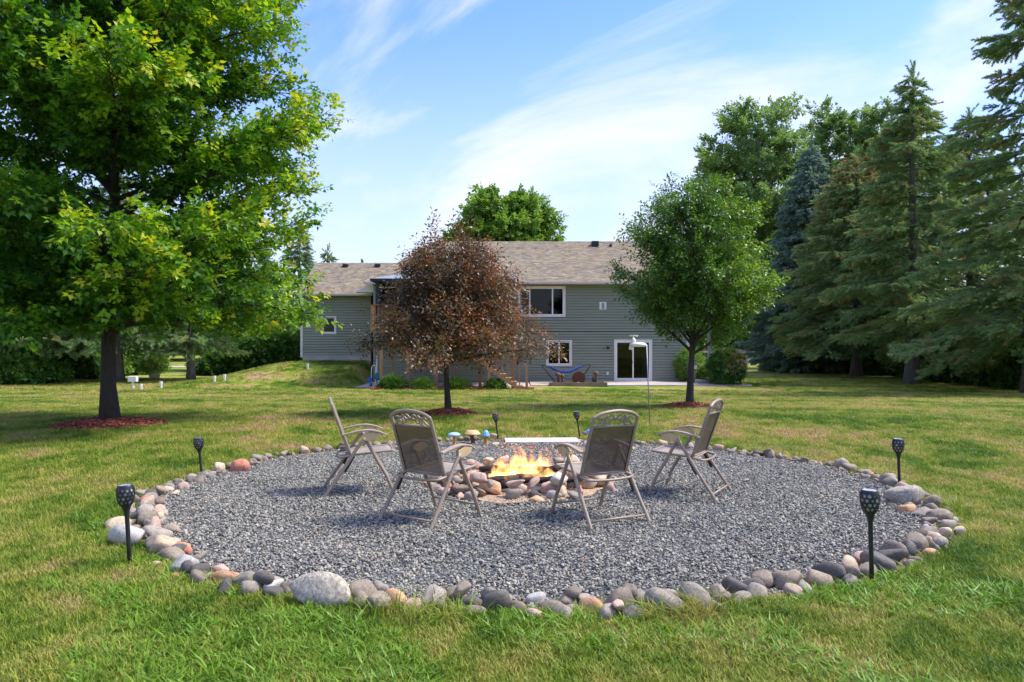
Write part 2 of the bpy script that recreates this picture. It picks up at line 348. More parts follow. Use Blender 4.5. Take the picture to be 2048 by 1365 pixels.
def mat_rock(name, c1, c2, c3, speck=0.5):
    m, nt, N, L, out = newmat('rock_' + name)
    tc = N('ShaderNodeTexCoord'); oi = N('ShaderNodeObjectInfo')
    ad = N('ShaderNodeVectorMath'); ad.operation = 'ADD'; sc_ = N('ShaderNodeVectorMath'); sc_.operation = 'SCALE'; sc_.inputs['Scale'].default_value = 37.0
    cb = N('ShaderNodeCombineXYZ'); 
    for i in range(3): L(oi.outputs['Random'], cb.inputs[i])
    L(cb.outputs[0], sc_.inputs[0]); L(tc.outputs['Object'], ad.inputs[0]); L(sc_.outputs[0], ad.inputs[1])
    n1 = noise(nt, ad.outputs[0], 2.2, 5, 0.6, 0.7); n2 = noise(nt, ad.outputs[0], 17, 6, 0.78)
    r = ramp(nt, [(0.32, c1), (0.52, c2), (0.72, c3)]); L(n1.outputs['Fac'], r.inputs[0])
    k = ramp(nt, [(0.36, (1-speck*.6,)*3 + (1,)), (0.64, (1+speck*.45,)*3 + (1,))]); L(n2.outputs['Fac'], k.inputs[0])
    mu = N('ShaderNodeMixRGB'); mu.blend_type = 'MULTIPLY'; mu.inputs[0].default_value = 1; L(r.outputs[0], mu.inputs[1]); L(k.outputs[0], mu.inputs[2])
    v = ramp(nt, [(0, (0.78, 0.78, 0.78, 1)), (1, (1.18, 1.16, 1.14, 1))]); L(oi.outputs['Random'], v.inputs[0])
    m2 = N('ShaderNodeMixRGB'); m2.blend_type = 'MULTIPLY'; m2.inputs[0].default_value = 1; L(mu.outputs[0], m2.inputs[1]); L(v.outputs[0], m2.inputs[2])
    b = N('ShaderNodeBsdfPrincipled'); b.inputs['Roughness'].default_value = 0.72; b.inputs['Specular IOR Level'].default_value = 0.3; L(m2.outputs[0], b.inputs['Base Color'])
    bp = N('ShaderNodeBump'); bp.inputs['Strength'].default_value = 0.45; bp.inputs['Distance'].default_value = 0.012; L(n2.outputs['Fac'], bp.inputs['Height']); L(bp.outputs[0], b.inputs['Normal'])
    L(b.outputs[0], out.inputs[0]); return m
RM = {
 'grey':  mat_rock('grey',  lin(134,124,112), lin(156,146,132), lin(112,104,96)),
 'brown': mat_rock('brown', lin(122,110,96), lin(144,131,114), lin(100,92,82)),
 'tan':   mat_rock('tan',   lin(176,152,124), lin(198,176,148), lin(156,134,112)),
 'pink':  mat_rock('pink',  lin(172,140,122), lin(190,162,144), lin(146,118,104)),
 'dark':  mat_rock('dark',  lin(84,79,76), lin(104,98,92), lin(66,62,60)),
 'white': mat_rock('white', lin(172,167,158), lin(190,185,176), lin(142,136,130), 0.5),
 'red':   mat_rock('red',   lin(172,106,82), lin(196,130,104), lin(140,86,72)),
 'orange':mat_rock('orange',lin(190,140,98), lin(208,164,124), lin(150,108,80)),
 'granite':mat_rock('granite', lin(164,154,138), lin(188,178,160), lin(138,130,118), 0.95),
}
ROCKB = {k: [rock_mesh(100 + i) for i in range(8)] for k in ['x']}['x']
ROCKMESH = {}
for k_, m_ in RM.items():
    ROCKMESH[k_] = []
    for i_, mb_ in enumerate(ROCKB[:]):
        me_ = mb_.mesh('rock', True); me_.materials.append(m_); ROCKMESH[k_].append(me_)
LOOK = {'grey': 'mid grey', 'brown': 'brownish grey', 'tan': 'pale tan', 'pink': 'pinkish', 'dark': 'dark slate grey', 'white': 'whitish', 'red': 'brick red', 'orange': 'orange brown', 'granite': 'speckled granite'}
def rock(kind, x, y, w, z=0.0, d=None, h=None, rz=None, label=None, group=None, tilt=0.12, i=None, sink=0.12, name='rock'):
    i = int(rng.integers(0, 8)) if i is None else i
    o = link(name, ROCKMESH[kind][i]); d = d or w; h = h or w
    o.scale = (w, d, h); o.rotation_euler = (rng.normal(0, tilt), rng.normal(0, tilt), rng.uniform(0, 6.28) if rz is None else rz)
    o.location = (x, y, z - sink * h * .6)
    return tag(o, label, 'rock', group)
def pit_pt(px, py, h=0.0): Y = FPX * (CAMH - h) / (py - 683); return ((px - 1024) * Y / FPX, Y)
def sector(d):
    for lim, txt in ((2, 'between the pale granite boulder and the upright torch'), (45, 'past the pale granite boulder towards the slab'), (100, 'behind the outermost spruce side chair'), (135, 'from the toadstools to the maple side chair'), (163, 'between the maple side chair and the red rock'), (205, 'between the red rock and the long whitish boulder'), (245, 'from the leaning torch to the big granite boulder'), (275, 'from the big granite boulder to the grassy front'), (308, 'from the grassy front to the upright torch'), (360, 'between the upright torch and the pale granite boulder')):
        if d < lim: return txt
def make_ring():
    GR = 'cobbles bordering the gravel circle'
    special = []
    def sp(kind, px, py, wpx, label, hr=1.0, dr=1.0, rz=0.0, i=0, sink=.15):
        x, y = pit_pt(px, py); w = wpx * y / FPX
        rock(kind, x, y, w, 0, w*dr, w*hr, rz, label, GR, 0.05, i, sink, 'boulder' if w > .38 else 'rock'); special.append((x, y, w * .5))
    sp('granite', 641, 1214, 128, 'big rounded speckled grey granite boulder in the border, largest of the front stones', 1.12, .9, 0, 2, .1)
    sp('white', 251, 1092, 78, 'long whitish boulder beside the leaning torch light', .85, .8, -.35, 1)
    sp('tan', 243, 1062, 56, 'bulky tan boulder next to the long whitish one', 1.0, 1.0, .3, 3)
    sp('red', 479, 945, 38, 'brick red angular rock standing highest in the border on the maple side', 1.35, .9, .2, 4)
    sp('granite', 1814, 1012, 74, 'large pale speckled granite boulder in the border towards the spruces', .95, .8, -.3, 5)
    sp('orange', 1811, 1030, 34, 'orange brown cobble lying on the gravel below the pale granite boulder', .95, .9, .2, 6, .05)
    sp('dark', 1781, 1130, 60, 'round dark slate boulder behind the upright torch light', 1.2, 1., 0, 7)
    sp('grey', 1852, 1037, 58, 'flat wide blue grey cobble next to the pale granite boulder', .7, .8, .1, 0)
    sp('orange', 446, 1168, 66, 'long orange brown cobble lying along the border beside the big granite boulder', .62, .62, -.1, 1)
    sp('dark', 1507, 1187, 50, 'bluish black cobble standing up in the border', 1.3, .9, .3, 2)
    sp('red', 1893, 1068, 22, 'small dark red cobble on the outer edge of the border', 1, 1, 0, 3)
    sp('pink', 824, 1224, 50, 'salmon pink rounded cobble in the border beside the big granite boulder', 1.0, .9, .1, 4)
    sp('white', 1074, 1212, 44, 'pale whitish cobble half hidden in long grass', 1.05, .9, .2, 5)
    sp('brown', 1570, 1178, 64, 'large brownish grey cobble in the border next to the bluish black one', .95, .8, -.2, 6)
    sp('dark', 1652, 1163, 66, 'broad dark slate cobble leaning in the border near the upright torch', .95, .75, -.3, 1)
    sp('red', 352, 1140, 26, 'dull red rounded cobble wedged between grey ones', 1.1, .9, .1, 7)
    kinds = ['grey', 'brown', 'tan', 'pink', 'dark', 'white', 'orange', 'red']; pr = np.array([.35, .29, .12, .06, .11, .012, .04, .018]); pr /= pr.sum()
    placed = [(x, y, r) for x, y, r in special]
    def free(x, y, r, k=0.76):
        return all((x-a)**2 + (y-b)**2 > (k*(r+c))**2 for a, b, c in placed)
    todo = []
    for row, (off, n_try, lo, hi) in enumerate([(0.0, 1500, .135, .235), (-.12, 300, .10, .16), (.12, 500, .10, .17), (.0, 600, .07, .10)]):
        for t in range(n_try):
            a = rng.uniform(0, 2*math.pi); deg = math.degrees(a) % 360
            if 74 < deg < 101: continue                                  # the paving slab closes the ring here
            near = 0.5 - 0.5 * math.sin(a)                               # stones get bigger towards the front
            if row in (1, 2, 3) and near < .4 and rng.random() < .7: continue
            w = rng.uniform(lo, hi) * (0.72 + 0.42 * near); wob = .06 * math.sin(3*a+1) + .05*math.sin(8*a)
            r = PITR + wob + off + rng.normal(0, .025); x, y = PIT[0] + r*math.cos(a), PIT[1] + r*math.sin(a)
            if not free(x, y, w * .5): continue
            k = kinds[int(rng.choice(len(kinds), p=pr))]
            placed.append((x, y, w * .5)); todo.append((w/y, k, x, y, w, deg, w*rng.uniform(.72, 1.0), w*rng.uniform(.85, 1.3)))
    todo.sort(key=lambda q: -q[0])
    for _, k, x, y, w, deg, d_, h_ in todo[:200]:
        size = 'small ' if w < .125 else 'large ' if w > .2 else ''
        rock(k, x, y, w, 0, d_, h_, None, f'{size}{LOOK[k]} border cobble {sector(deg)}', f'{size}{k} cobbles {sector(deg)}')
    rest = MB()                                                          # the smallest ones, too many to tell apart
    for _, k, x, y, w, deg, d_, h_ in todo[200:]:
        v = np.array(ROCKB[int(rng.integers(0, 8))].v) * np.array([w, d_, h_]); a = rng.uniform(0, 6.28); c, s_ = math.cos(a), math.sin(a)
        rest.add(np.stack([v[:, 0]*c - v[:, 1]*s_ + x, v[:, 0]*s_ + v[:, 1]*c + y, v[:, 2] - .06*h_], 1), ROCKF)
    print('border cobbles', len(todo))
    tag(obj('border_pebbles', rest, RM['brown'], smooth=True), 'smallest cobbles filling the stone border between the larger ones', 'cobbles', kind='stuff')
    # a second layer resting in the gaps towards the front and right
    base = [p for p in placed if p[1] < 8.2]
    for t in range(60):
        p = base[int(rng.integers(0, len(base)))]; q = min((b for b in base if b is not p), key=lambda b: (b[0]-p[0])**2 + (b[1]-p[1])**2)
        if any(math.hypot(p[0]-s[0], p[1]-s[1]) < s[2] + .1 or math.hypot(q[0]-s[0], q[1]-s[1]) < s[2] + .1 for s in special): continue
        x, y = (p[0]+q[0])/2, (p[1]+q[1])/2; w = rng.uniform(.11, .17); k = kinds[int(rng.choice(len(kinds), p=pr))]
        if any(math.hypot(x-u, y-v_) < .17 for u, v_ in tops): continue
        tops.append((x, y)); rock(k, x, y, w, min(p[2], q[2]) * .95, w*.85, w*.9, None, f'{LOOK[k]} cobble atop others {sector(math.degrees(math.atan2(y-PIT[1], x-PIT[0])) % 360)}', f'{k} upper cobbles of the border', .2)
    return placed
M_EARTH = mat_plain('border_earth', lin(128,102,76), lin(92,74,56), 7, 0.95, bump=0.6, bscale=45)
def earth_band():
    n = 120; vv = []; fs = []
    for k in range(n):
        a = 2*math.pi*k/n; ro = PITR + .17 + .05*math.sin(5*a) + .04*math.sin(17*a+2) + .03*math.sin(31*a)
        for r in (PITR - .14, ro): vv.append((PIT[0] + r*math.cos(a), PIT[1] + r*math.sin(a), .014 if r < PITR else .006))
    tag(obj('border_earth', MB().add(vv, [(2*k, 2*k+1, (2*k+3) % (2*n), (2*k+2) % (2*n)) for k in range(n)]), M_EARTH), kind='structure')
earth_band()
M_STRAW = mat_plain('dry_turf', lin(190,156,112), lin(150,124,84), 6, 0.95, bump=0.6, bscale=60)
DRY = []
for x_, y_, r_, s_ in DRY: tag(disc('dry_turf', x_, y_, r_, .005, M_STRAW, 40, .16, s_), kind='structure')
tops = []
RING = make_ring()

# paving slab closing the ring
M_CONC = mat_plain('pale_concrete', lin(196,192,186), lin(176,172,166), 14, 0.85, bump=0.15, bscale=90)
mb = MB(); mb.box(-.62, .62, -.27, .27, 0, .06); o = obj('paving_slab', mb, M_CONC, bevel=.008)
o.location = (0.50, 12.93, -.004); o.rotation_euler = (0, 0, R_(3)); tag(o, 'pale grey concrete slab set in the stone border as an entry step', 'paving slab')
SLAB = (0.50, 12.93)

# ------------------------------------------------------------------ fire pit
M_SAND = mat_plain('sandy_soil', lin(186,156,124), lin(150,124,100), 9, 0.95, bump=0.5, bscale=50)
M_ASH = mat_plain('ash', (0.09, 0.085, 0.08, 1), (0.03, 0.028, 0.027, 1), 14, 0.95, bump=0.6, bscale=40)
sand = disc('sandy_patch', FIRE[0], FIRE[1] - .02, 1.06, 0.036, M_SAND, 60, 0.05); tag(sand, kind='structure')
ash = disc('ash_bed', FIRE[0], FIRE[1], 0.66, 0.05, M_ASH, 40, 0.03, 5); tag(ash, kind='structure')
def make_firestones():
    kinds = ['grey', 'brown', 'tan', 'pink', 'white', 'dark', 'red', 'orange']; pr = np.array([.20, .20, .22, .20, .07, .03, .04, .04]); placed = []
    for row, (r0, n, lo, hi, z) in enumerate([(.66, 200, .20, .30, .03), (.89, 160, .17, .25, .03), (1.06, 60, .11, .18, .02), (.80, 90, .15, .23, .14)]):
        pl = []
        for t in range(n):
            a = rng.uniform(0, 2*math.pi); w = rng.uniform(lo, hi); r = r0 + rng.normal(0, .035)
            if row == 2 and math.sin(a) > -.1 and rng.random() < .7: continue
            if row == 3 and (math.sin(a) < -.2 and rng.random() < .6): continue
            if row == 2 and abs(math.degrees(a) - 262) < 9: continue          # the sandy gap at the front
            x, y = FIRE[0] + r*math.cos(a), FIRE[1] + r*math.sin(a)
            if any(math.hypot(x-u, y-v_) < .80*(w*.5+c) for u, v_, c in (pl if row == 3 else placed)): continue
            k = kinds[int(rng.choice(len(kinds), p=pr/pr.sum()))]; pl.append((x, y, w*.5))
            if row != 3: placed.append((x, y, w*.5))
            where = ['in the inner ring right by the flames', 'in the outer ring of the fire pit', 'at the foot of the fire pit stones', 'on top of the fire pit stones'][row]
            rock(k, x, y, w, z, w*rng.uniform(.75, 1), w*rng.uniform(.75, 1.05), None, f'{LOOK[k]} cobble {where}', f'{k} cobbles {where}', .18)
make_firestones()
M_CHAR = mat_plain('charred_wood', (0.018, 0.015, 0.013, 1), (0.07, 0.045, 0.03, 1), 9, 0.85, bump=0.9, bscale=30, stretch=(1, 4, 4))
def make_logs():
    for i, (x, y, z, L_, r, az, el) in enumerate([(-.28, -.22, .13, .85, .045, 8, 5), (.22, -.26, .14, .8, .04, -9, 3), (.02, -.05, .16, .95, .05, 62, 6), (.15, .1, .2, .8, .045, -50, 8), (-.05, .12, .2, .9, .04, 15, -4), (.3, -.1, .2, .6, .035, 25, 12)]):
        p = [(-L_/2 + L_*t/6, .02*math.sin(t*2+i), .012*math.sin(t*3+i)) for t in range(7)]
        mb = MB().tube(p, [r*(1 - .05*abs(t-3) + .08*math.sin(t*5+i)) for t in range(7)], 9); o = obj('charred_log', mb, M_CHAR, smooth=True)
        o.location = (FIRE[0]+x, FIRE[1]+y, z - .03); o.rotation_euler = (0, R_(-el), R_(az))
        tag(o, 'blackened burning log lying across the ash in the fire pit', 'log', 'burning logs in the fire pit')
make_logs()
def mat_fire(core):
    m, nt, N, L, out = newmat('flame')
    tc = N('ShaderNodeTexCoord'); mp = N('ShaderNodeMapping'); mp.inputs['Scale'].default_value = (5.2, 5.2, 2.6); L(tc.outputs['Object'], mp.inputs[0])
    n = noise(nt, mp.outputs[0], 1.35, 4, 0.6, 1.4)
    sp = N('ShaderNodeSeparateXYZ'); L(tc.outputs['Object'], sp.inputs[0])
    # heat falls off with height and away from the middle of the fire
    hz = N('ShaderNodeMapRange'); hz.inputs['From Min'].default_value = 0.05; hz.inputs['From Max'].default_value = 0.42; hz.inputs['To Min'].default_value = 0.17; hz.inputs['To Max'].default_value = -0.12; L(sp.outputs[2], hz.inputs['Value'])
    ad = N('ShaderNodeMath'); L(n.outputs['Fac'], ad.inputs[0]); L(hz.outputs[0], ad.inputs[1])
    d = N('ShaderNodeMapRange'); d.inputs['From Min'].default_value = 0.49; d.inputs['From Max'].default_value = 0.73; d.inputs['To Min'].default_value = 0; d.inputs['To Max'].default_value = 1; L(ad.outputs[0], d.inputs['Value'])
    pw = N('ShaderNodeMath'); pw.operation = 'POWER'; pw.inputs[1].default_value = 1.5; L(d.outputs[0], pw.inputs[0])
    st = N('ShaderNodeMath'); st.operation = 'MULTIPLY'; st.inputs[1].default_value = core; L(pw.outputs[0], st.inputs[0])
    r = ramp(nt, [(0.0, (1, 0.16, 0.015, 1)), (0.45, (1, 0.34, 0.05, 1)), (1, (1, 0.62, 0.2, 1))]); L(d.outputs[0], r.inputs[0])
    e = N('ShaderNodeEmission'); L(r.outputs[0], e.inputs[0]); L(st.outputs[0], e.inputs[1]); L(e.outputs[0], out.inputs['Volume']); return m
def make_flames():
    f = thing('campfire', 'orange and yellow flames burning over the logs in the stone fire pit', 'fire', (FIRE[0], FIRE[1], 0.09))
    M = mat_fire(6.5); g = np.random.default_rng(4)
    for i, (x, y, r, h) in enumerate([(-.16, -.02, .20, .42), (.05, .02, .24, .50), (.24, .0, .19, .46), (.10, -.12, .20, .32), (-.30, -.06, .12, .20), (.34, -.05, .11, .22), (-.02, .15, .17, .58), (.17, .14, .13, .62), (-.24, .1, .13, .40), (.30, .14, .1, .44), (-.12, -.17, .16, .24), (.3, -.17, .14, .22)]):
        sx, sy, tw = g.uniform(-.1, .16), g.uniform(-.08, .08), g.uniform(0, 6); path = []; rad = []
        for t in np.linspace(0, 1, 9):
            path.append((x + sx*t*t + .03*t*math.sin(6*t+tw), y + sy*t*t + .025*t*math.cos(5*t+tw), .74*h*t)); rad.append(max(.006, r*(1-t)**.75*(.62+.75*t*(1-t)*2)))
        obj('flame', MB().tube(path, rad, 12), M, f, smooth=True)
    m2, nt, N, L, out = newmat('spark'); e = N('ShaderNodeEmission'); e.inputs[0].default_value = (1, .22, .05, 1); e.inputs[1].default_value = 1.6; L(e.outputs[0], out.inputs[0])
    mb = MB(); v0, f0 = ico(0)
    for i in range(210):
        t = g.uniform(0, 1) ** .8; a = g.uniform(0, 6.28); rr = g.normal(0, .12 + .16*t)
        c = np.array([.14 + .1*t + rr*1.3, .05 + g.normal(0, .15), .2 + .30*t - abs(rr)*.25]); mb.add(v0 * g.uniform(.0018, .0046) * np.array([1, 1, 1.3]) + c, f0)
    tag(obj('spark_shower', mb, m2, f), kind='stuff')
make_flames()

# ------------------------------------------------------------------ grass
def tuft(g, n, h0, h1, spread, w, lean):
    mb = MB()
    for i in range(n):
        a, r = g.uniform(0, 6.28), spread * math.sqrt(g.uniform(0, 1)); bx, by = r*math.cos(a), r*math.sin(a)
        h = g.uniform(h0, h1); la = g.uniform(0, 6.28); ll = abs(g.normal(lean, lean*.5)) * h; wx, wy = -math.sin(la)*w/2, math.cos(la)*w/2
        dx, dy = math.cos(la)*ll, math.sin(la)*ll
        p1 = (bx+dx*.35, by+dy*.35, h*.62); p2 = (bx+dx, by+dy, h*.92)
        mb.add([(bx-wx, by-wy, -.01), (bx+wx, by+wy, -.01), (p1[0]-wx*.8, p1[1]-wy*.8, p1[2]), (p1[0]+wx*.8, p1[1]+wy*.8, p1[2]), p2], [(0,1,3,2), (2,3,4)])
    return mb
M_WEED = mat_leaf('broad_grass', [(0, (0.075, 0.17, 0.012, 1)), (0.5, (0.13, 0.27, 0.018, 1)), (1, (0.22, 0.36, 0.03, 1))], .35, .45)
_g = np.random.default_rng(21)
CRABG = [proto('broad_grass', tuft(_g, 11, .05, .11, .03, .013, 1.15), M_WEED) for _ in range(4)]
TUFT = [proto('grass_tuft', tuft(_g, 16, .03, .075, .075, .0065, .55), M_BLADE) for _ in range(5)]
WEED = [proto('grass_clump', tuft(_g, 20, .10, .24, .05, .010, .75), M_BLADE) for _ in range(4)]
MULCH = []                                   # (x, y, r) filled by the tree beds
def bare(x, y):
    k = np.hypot(x - PIT[0], y - PIT[1]) < PITR + .07 + .07*np.sin(x*9.1 + y*5) * np.sin(y*7.3 - x*4)
    k |= (np.abs(x - SLAB[0]) < .66) & (np.abs(y - SLAB[1]) < .33)
    for a, b, r, _ in DRY: k |= (np.hypot(x - a, y - b) < r*.85) & (np.sin(x*91)*np.sin(y*77) < .55)
    for a, b, r in MULCH: k |= np.hypot(x - a, (y - b) * 1.0) < r * .97
    k |= (y > 35.6) & (x > -7.8) & (x < 12.2)
    return k
def make_grass():
    g = np.random.default_rng(33); n = 185000
    Y = 2.6 * np.exp(g.uniform(0, 1, n) ** .92 * math.log(46 / 2.6)); half = .76 * Y + 2.6
    X = g.uniform(-1, 1, n) * half
    k = ~bare(X, Y); X, Y = X[k], Y[k]; n = len(X); Z = ground(X, Y)
    s = (0.72 + .34 * g.uniform(0, 1, n)) * (1 + np.clip((Y - 7) / 26, 0, 1.2)); hh = s * np.clip(1.05 - (Y - 6) * .02, .55, 1.1)
    rot = np.stack([g.normal(0, .12, n), g.normal(0, .12, n), g.uniform(0, 6.28, n)], 1)
    tag(scatter('grass', 'tuft', TUFT, np.stack([X, Y, Z], 1), rot, np.stack([s, s, hh], 1)), 'mown lawn grass with green and dry patches', 'grass', kind='stuff')
    # longer blades the mower cannot reach: along the stones, round the torches
    n = 1500; a = g.uniform(0, 6.28, n); near = .5 - .5*np.sin(a); keep = g.uniform(0, 1, n) < .18 + .8*near; a = a[keep]; n = len(a)
    clump = .5 + .5*np.sin(a*9 + 2*np.sin(a*4)); r = PITR + .14 + np.abs(g.normal(0, .12, n)) - .10*(g.uniform(0, 1, n) < .12)
    x, y = PIT[0] + r*np.cos(a), PIT[1] + r*np.sin(a); k = ~bare(x, y); x, y, clump = x[k], y[k], clump[k]; n = len(x)
    x2 = g.uniform(-4.5, 4.5, 500); y2 = 2.8 + 1.9*g.uniform(0, 1, 500); x = np.r_[x, x2]; y = np.r_[y, y2]; clump = np.r_[clump, .0*x2 + .15]; k = ~bare(x, y); x, y, clump = x[k], y[k], clump[k]; n = len(x)
    s = g.uniform(.4, .75, n) * (.45 + .65*clump)
    tag(scatter('long_grass', 'weed', WEED, np.stack([x, y, ground(x, y)], 1), np.stack([g.normal(0, .2, n), g.normal(0, .2, n), g.uniform(0, 6.28, n)], 1), s), 'longer uncut grass growing along the outside of the stone border', 'grass', kind='stuff')
    n = 8500; y = 2.9 + 2.4*g.uniform(0, 1, n)**1.2; x = g.uniform(-1, 1, n)*(.7*y + .6); pat = np.sin(x*1.7+.6)*np.sin(y*2.9+x*.8) + .35*np.sin(x*5.1+y*3); k = (pat > .05) & ~bare(x, y); x, y = x[k], y[k]
    a = g.uniform(R_(185), R_(355), 900); r = PITR + .12 + np.abs(g.normal(0, .16, 900)); k = (np.sin(a*11)+np.sin(a*5+1)) > .2; x = np.r_[x, PIT[0]+(r*np.cos(a))[k]]; y = np.r_[y, PIT[1]+(r*np.sin(a))[k]]; k = ~bare(x, y); x, y = x[k], y[k]; n = len(x)
    tag(scatter('broad_leaf_grass', 'crabg', CRABG, np.stack([x, y, ground(x, y)], 1), np.stack([g.normal(0, .15, n), g.normal(0, .15, n), g.uniform(0, 6.28, n)], 1), g.uniform(.5, .95, n), g.uniform(.3, 1, n)), 'patches of bright broad bladed grass in front of the stone border', 'grass', kind='stuff')
# ================================================================== folding chairs
M_FRAME = mat_plain('taupe_paint', lin(154,136,116), lin(134,118,100), 5, 0.42, metal=0.0, bump=0.08, bscale=160, spec=0.5)
M_ARM = mat_plain('tan_plastic', lin(170,152,130), lin(150,134,114), 6, 0.55, bump=0.05)
M_HOUSING = mat_plain('adjuster_plastic', lin(196,168,126), lin(180,152,112), 6, 0.55)
M_BLACK = mat_plain('black_plastic', (0.012, 0.012, 0.014, 1), (0.02, 0.02, 0.022, 1), 10, 0.45)
def mat_sling():
    m, nt, N, L, out = newmat('sling_mesh')
    tc = N('ShaderNodeTexCoord'); w = []
    for ax in ('X', 'Z'):
        k = N('ShaderNodeTexWave'); k.wave_type = 'BANDS'; k.bands_direction = ax; k.inputs['Scale'].default_value = 120; L(tc.outputs['Object'], k.inputs['Vector']); w.append(k)
    mx = N('ShaderNodeMath'); mx.operation = 'MULTIPLY'; L(w[0].outputs['Fac'], mx.inputs[0]); L(w[1].outputs['Fac'], mx.inputs[1])
    n = noise(nt, tc.outputs['Object'], 7, 4, 0.6); r = ramp(nt, [(0.3, lin(74,61,48)), (0.7, lin(88,73,58))]); L(n.outputs['Fac'], r.inputs[0])
    b = N('ShaderNodeBsdfPrincipled'); b.inputs['Roughness'].default_value = 0.6; L(r.outputs[0], b.inputs['Base Color'])
    t = N('ShaderNodeBsdfTransparent'); mr = N('ShaderNodeMapRange'); mr.inputs['To Min'].default_value = 0.04; mr.inputs['To Max'].default_value = 0.24; L(mx.outputs[0], mr.inputs['Value'])
    s = N('ShaderNodeMixShader'); L(mr.outputs[0], s.inputs[0]); L(b.outputs[0], s.inputs[1]); L(t.outputs[0], s.inputs[2]); L(s.outputs[0], out.inputs[0]); return m
M_SLING = mat_sling()
M_SEAT = mat_plain('seat_sling', lin(150,140,128), lin(134,124,112), 9, 0.6, bump=0.1, bscale=300)
def smooth_path(pts, n=5):
    P = [np.array(p, float) for p in pts]; P = [2*P[0]-P[1]] + P + [2*P[-1]-P[-2]]; out = []
    for i in range(1, len(P)-2):
        for t in np.linspace(0, 1, n, endpoint=False):
            a, b, c, d = P[i-1], P[i], P[i+1], P[i+2]
            out.append(.5*((2*b)+(-a+c)*t+(2*a-5*b+4*c-d)*t*t+(-a+3*b-3*c+d)*t**3))
    return out + [P[-2]]
def make_chair():
    t = thing('folding_chair', 'x', 'chair'); O = .372
    S = lambda x, xs, z: (x, xs - O, z)
    for s in (-1, 1):
        obj('leg', MB().tube(smooth_path([S(s*.300, .43, .625), S(s*.303, .335, .50), S(s*.308, .245, .36), S(s*.314, .13, .19), S(s*.320, .045, .07), S(s*.322, .0, 0)]), .0185, 10), M_FRAME, t, True)
        obj('leg', MB().tube(smooth_path([S(s*.272, .425, .625), S(s*.272, .505, .48), S(s*.273, .575, .35), S(s*.276, .655, .215), S(s*.280, .71, .09), S(s*.282, .745, 0)]), .0185, 10), M_FRAME, t, True)
        # hinge strap on the rear leg
        obj('hinge_strap', MB().obox(S(s*.297, .262, .345), .008, .03, .20, Euler((R_(-30), 0, 0))), M_BLACK, t)
        # armrest: a curved flat slat with its adjuster housing under the front
        mb = MB(); P = smooth_path([(.185, .648), (.27, .668), (.38, .690), (.49, .694), (.59, .672), (.665, .638)], 4); vv = []; W = .026
        for i, (y, z) in enumerate(P):
            w = W * (.75 + .35 * math.sin(math.pi * min(1, i / (len(P)-1) * 1.05)))
            for dx, dz in ((-w, 0), (w, 0), (w, .02), (-w, .02)): vv.append(S(s*.288 + dx, y, z + dz))
        m = len(P); fs = [(i*4+k, i*4+(k+1) % 4, i*4+4+(k+1) % 4, i*4+4+k) for i in range(m-1) for k in range(4)] + [(3,2,1,0), (m*4-4, m*4-3, m*4-2, m*4-1)]
        a = obj('armrest', mb.add(vv, fs), M_ARM, t, bevel=.005)
        pr = [(.405, .655), (.40, .615), (.43, .592), (.52, .592), (.585, .625), (.60, .668), (.49, .690)]
        mb = MB(); mm = len(pr); mb.add([S(s*.288-.021, y, z) for y, z in pr] + [S(s*.288+.021, y, z) for y, z in pr], [tuple(range(mm)), tuple(range(2*mm-1, mm-1, -1))] + [(i, mm+i, mm+(i+1) % mm, (i+1) % mm) for i in range(mm)])
        obj('adjuster_housing', mb, M_HOUSING, a, bevel=.004)
    obj('stretcher', MB().tube([S(-.315, .045, .065), S(.315, .045, .065)], .011, 8), M_FRAME, t, True)
    obj('stretcher', MB().tube([S(-.278, .70, .11), S(.278, .70, .11)], .011, 8), M_FRAME, t, True)
    # seat frame, seat, and the U bar behind it
    obj('seat_frame', MB().tube(smooth_path([S(-.24, .18, .425), S(-.24, .45, .448), S(-.24, .70, .470), S(-.205, .735, .472), S(0, .745, .468), S(.205, .735, .472), S(.24, .70, .470), S(.24, .45, .448), S(.24, .18, .425)], 4), .0125, 8), M_FRAME, t, True)
    obj('rear_bar', MB().tube(smooth_path([S(-.262, .285, .43), S(-.262, .20, .418), S(-.225, .155, .408), S(0, .135, .400), S(.225, .155, .408), S(.262, .20, .418), S(.262, .285, .43)], 4), .0125, 8), M_FRAME, t, True)
    mb = MB(); g = 8
    vv = [S(-.228 + .456*i/g, .245 + .485*j/g, .436 + .035*j/g - .022*math.sin(math.pi*i/g)*math.sin(math.pi*j/g)) for j in range(g+1) for i in range(g+1)]
    o = obj('seat', mb.add(vv, [(j*(g+1)+i, j*(g+1)+i+1, (j+1)*(g+1)+i+1, (j+1)*(g+1)+i) for j in range(g) for i in range(g)]), M_SEAT, t, True)
    o.modifiers.new('s', 'SOLIDIFY').thickness = .006
    # leaning back: B(u, d) is a point u to the side, d up the back from its foot
    b0 = np.array([.272, .435]); bd = np.array([.062 - .272, 1.03 - .435]); bl = np.linalg.norm(bd); bd = bd / bl
    def B(u, d, out=0.0): q = b0 + bd*d + np.array([-bd[1], bd[0]])*out; return S(u, q[0], q[1])
    tt = bl - .055
    fr = obj('back_frame', MB().tube(smooth_path([B(-.252, -.02), B(-.25, .25), B(-.246, tt-.07), B(-.243, tt-.005), B(-.228, tt+.014), B(-.15, tt+.048), B(0, tt+.066), B(.15, tt+.048), B(.228, tt+.014), B(.243, tt-.005), B(.246, tt-.07), B(.25, .25), B(.252, -.02)], 4), .0165, 10), M_FRAME, t, True)
    obj('crossbar', MB().tube([B(-.244, tt-.085), B(.244, tt-.085)], .010, 8), M_FRAME, fr, True)
    obj('crossbar', MB().tube([B(-.25, .012), B(.25, .012)], .010, 8), M_FRAME, fr, True)
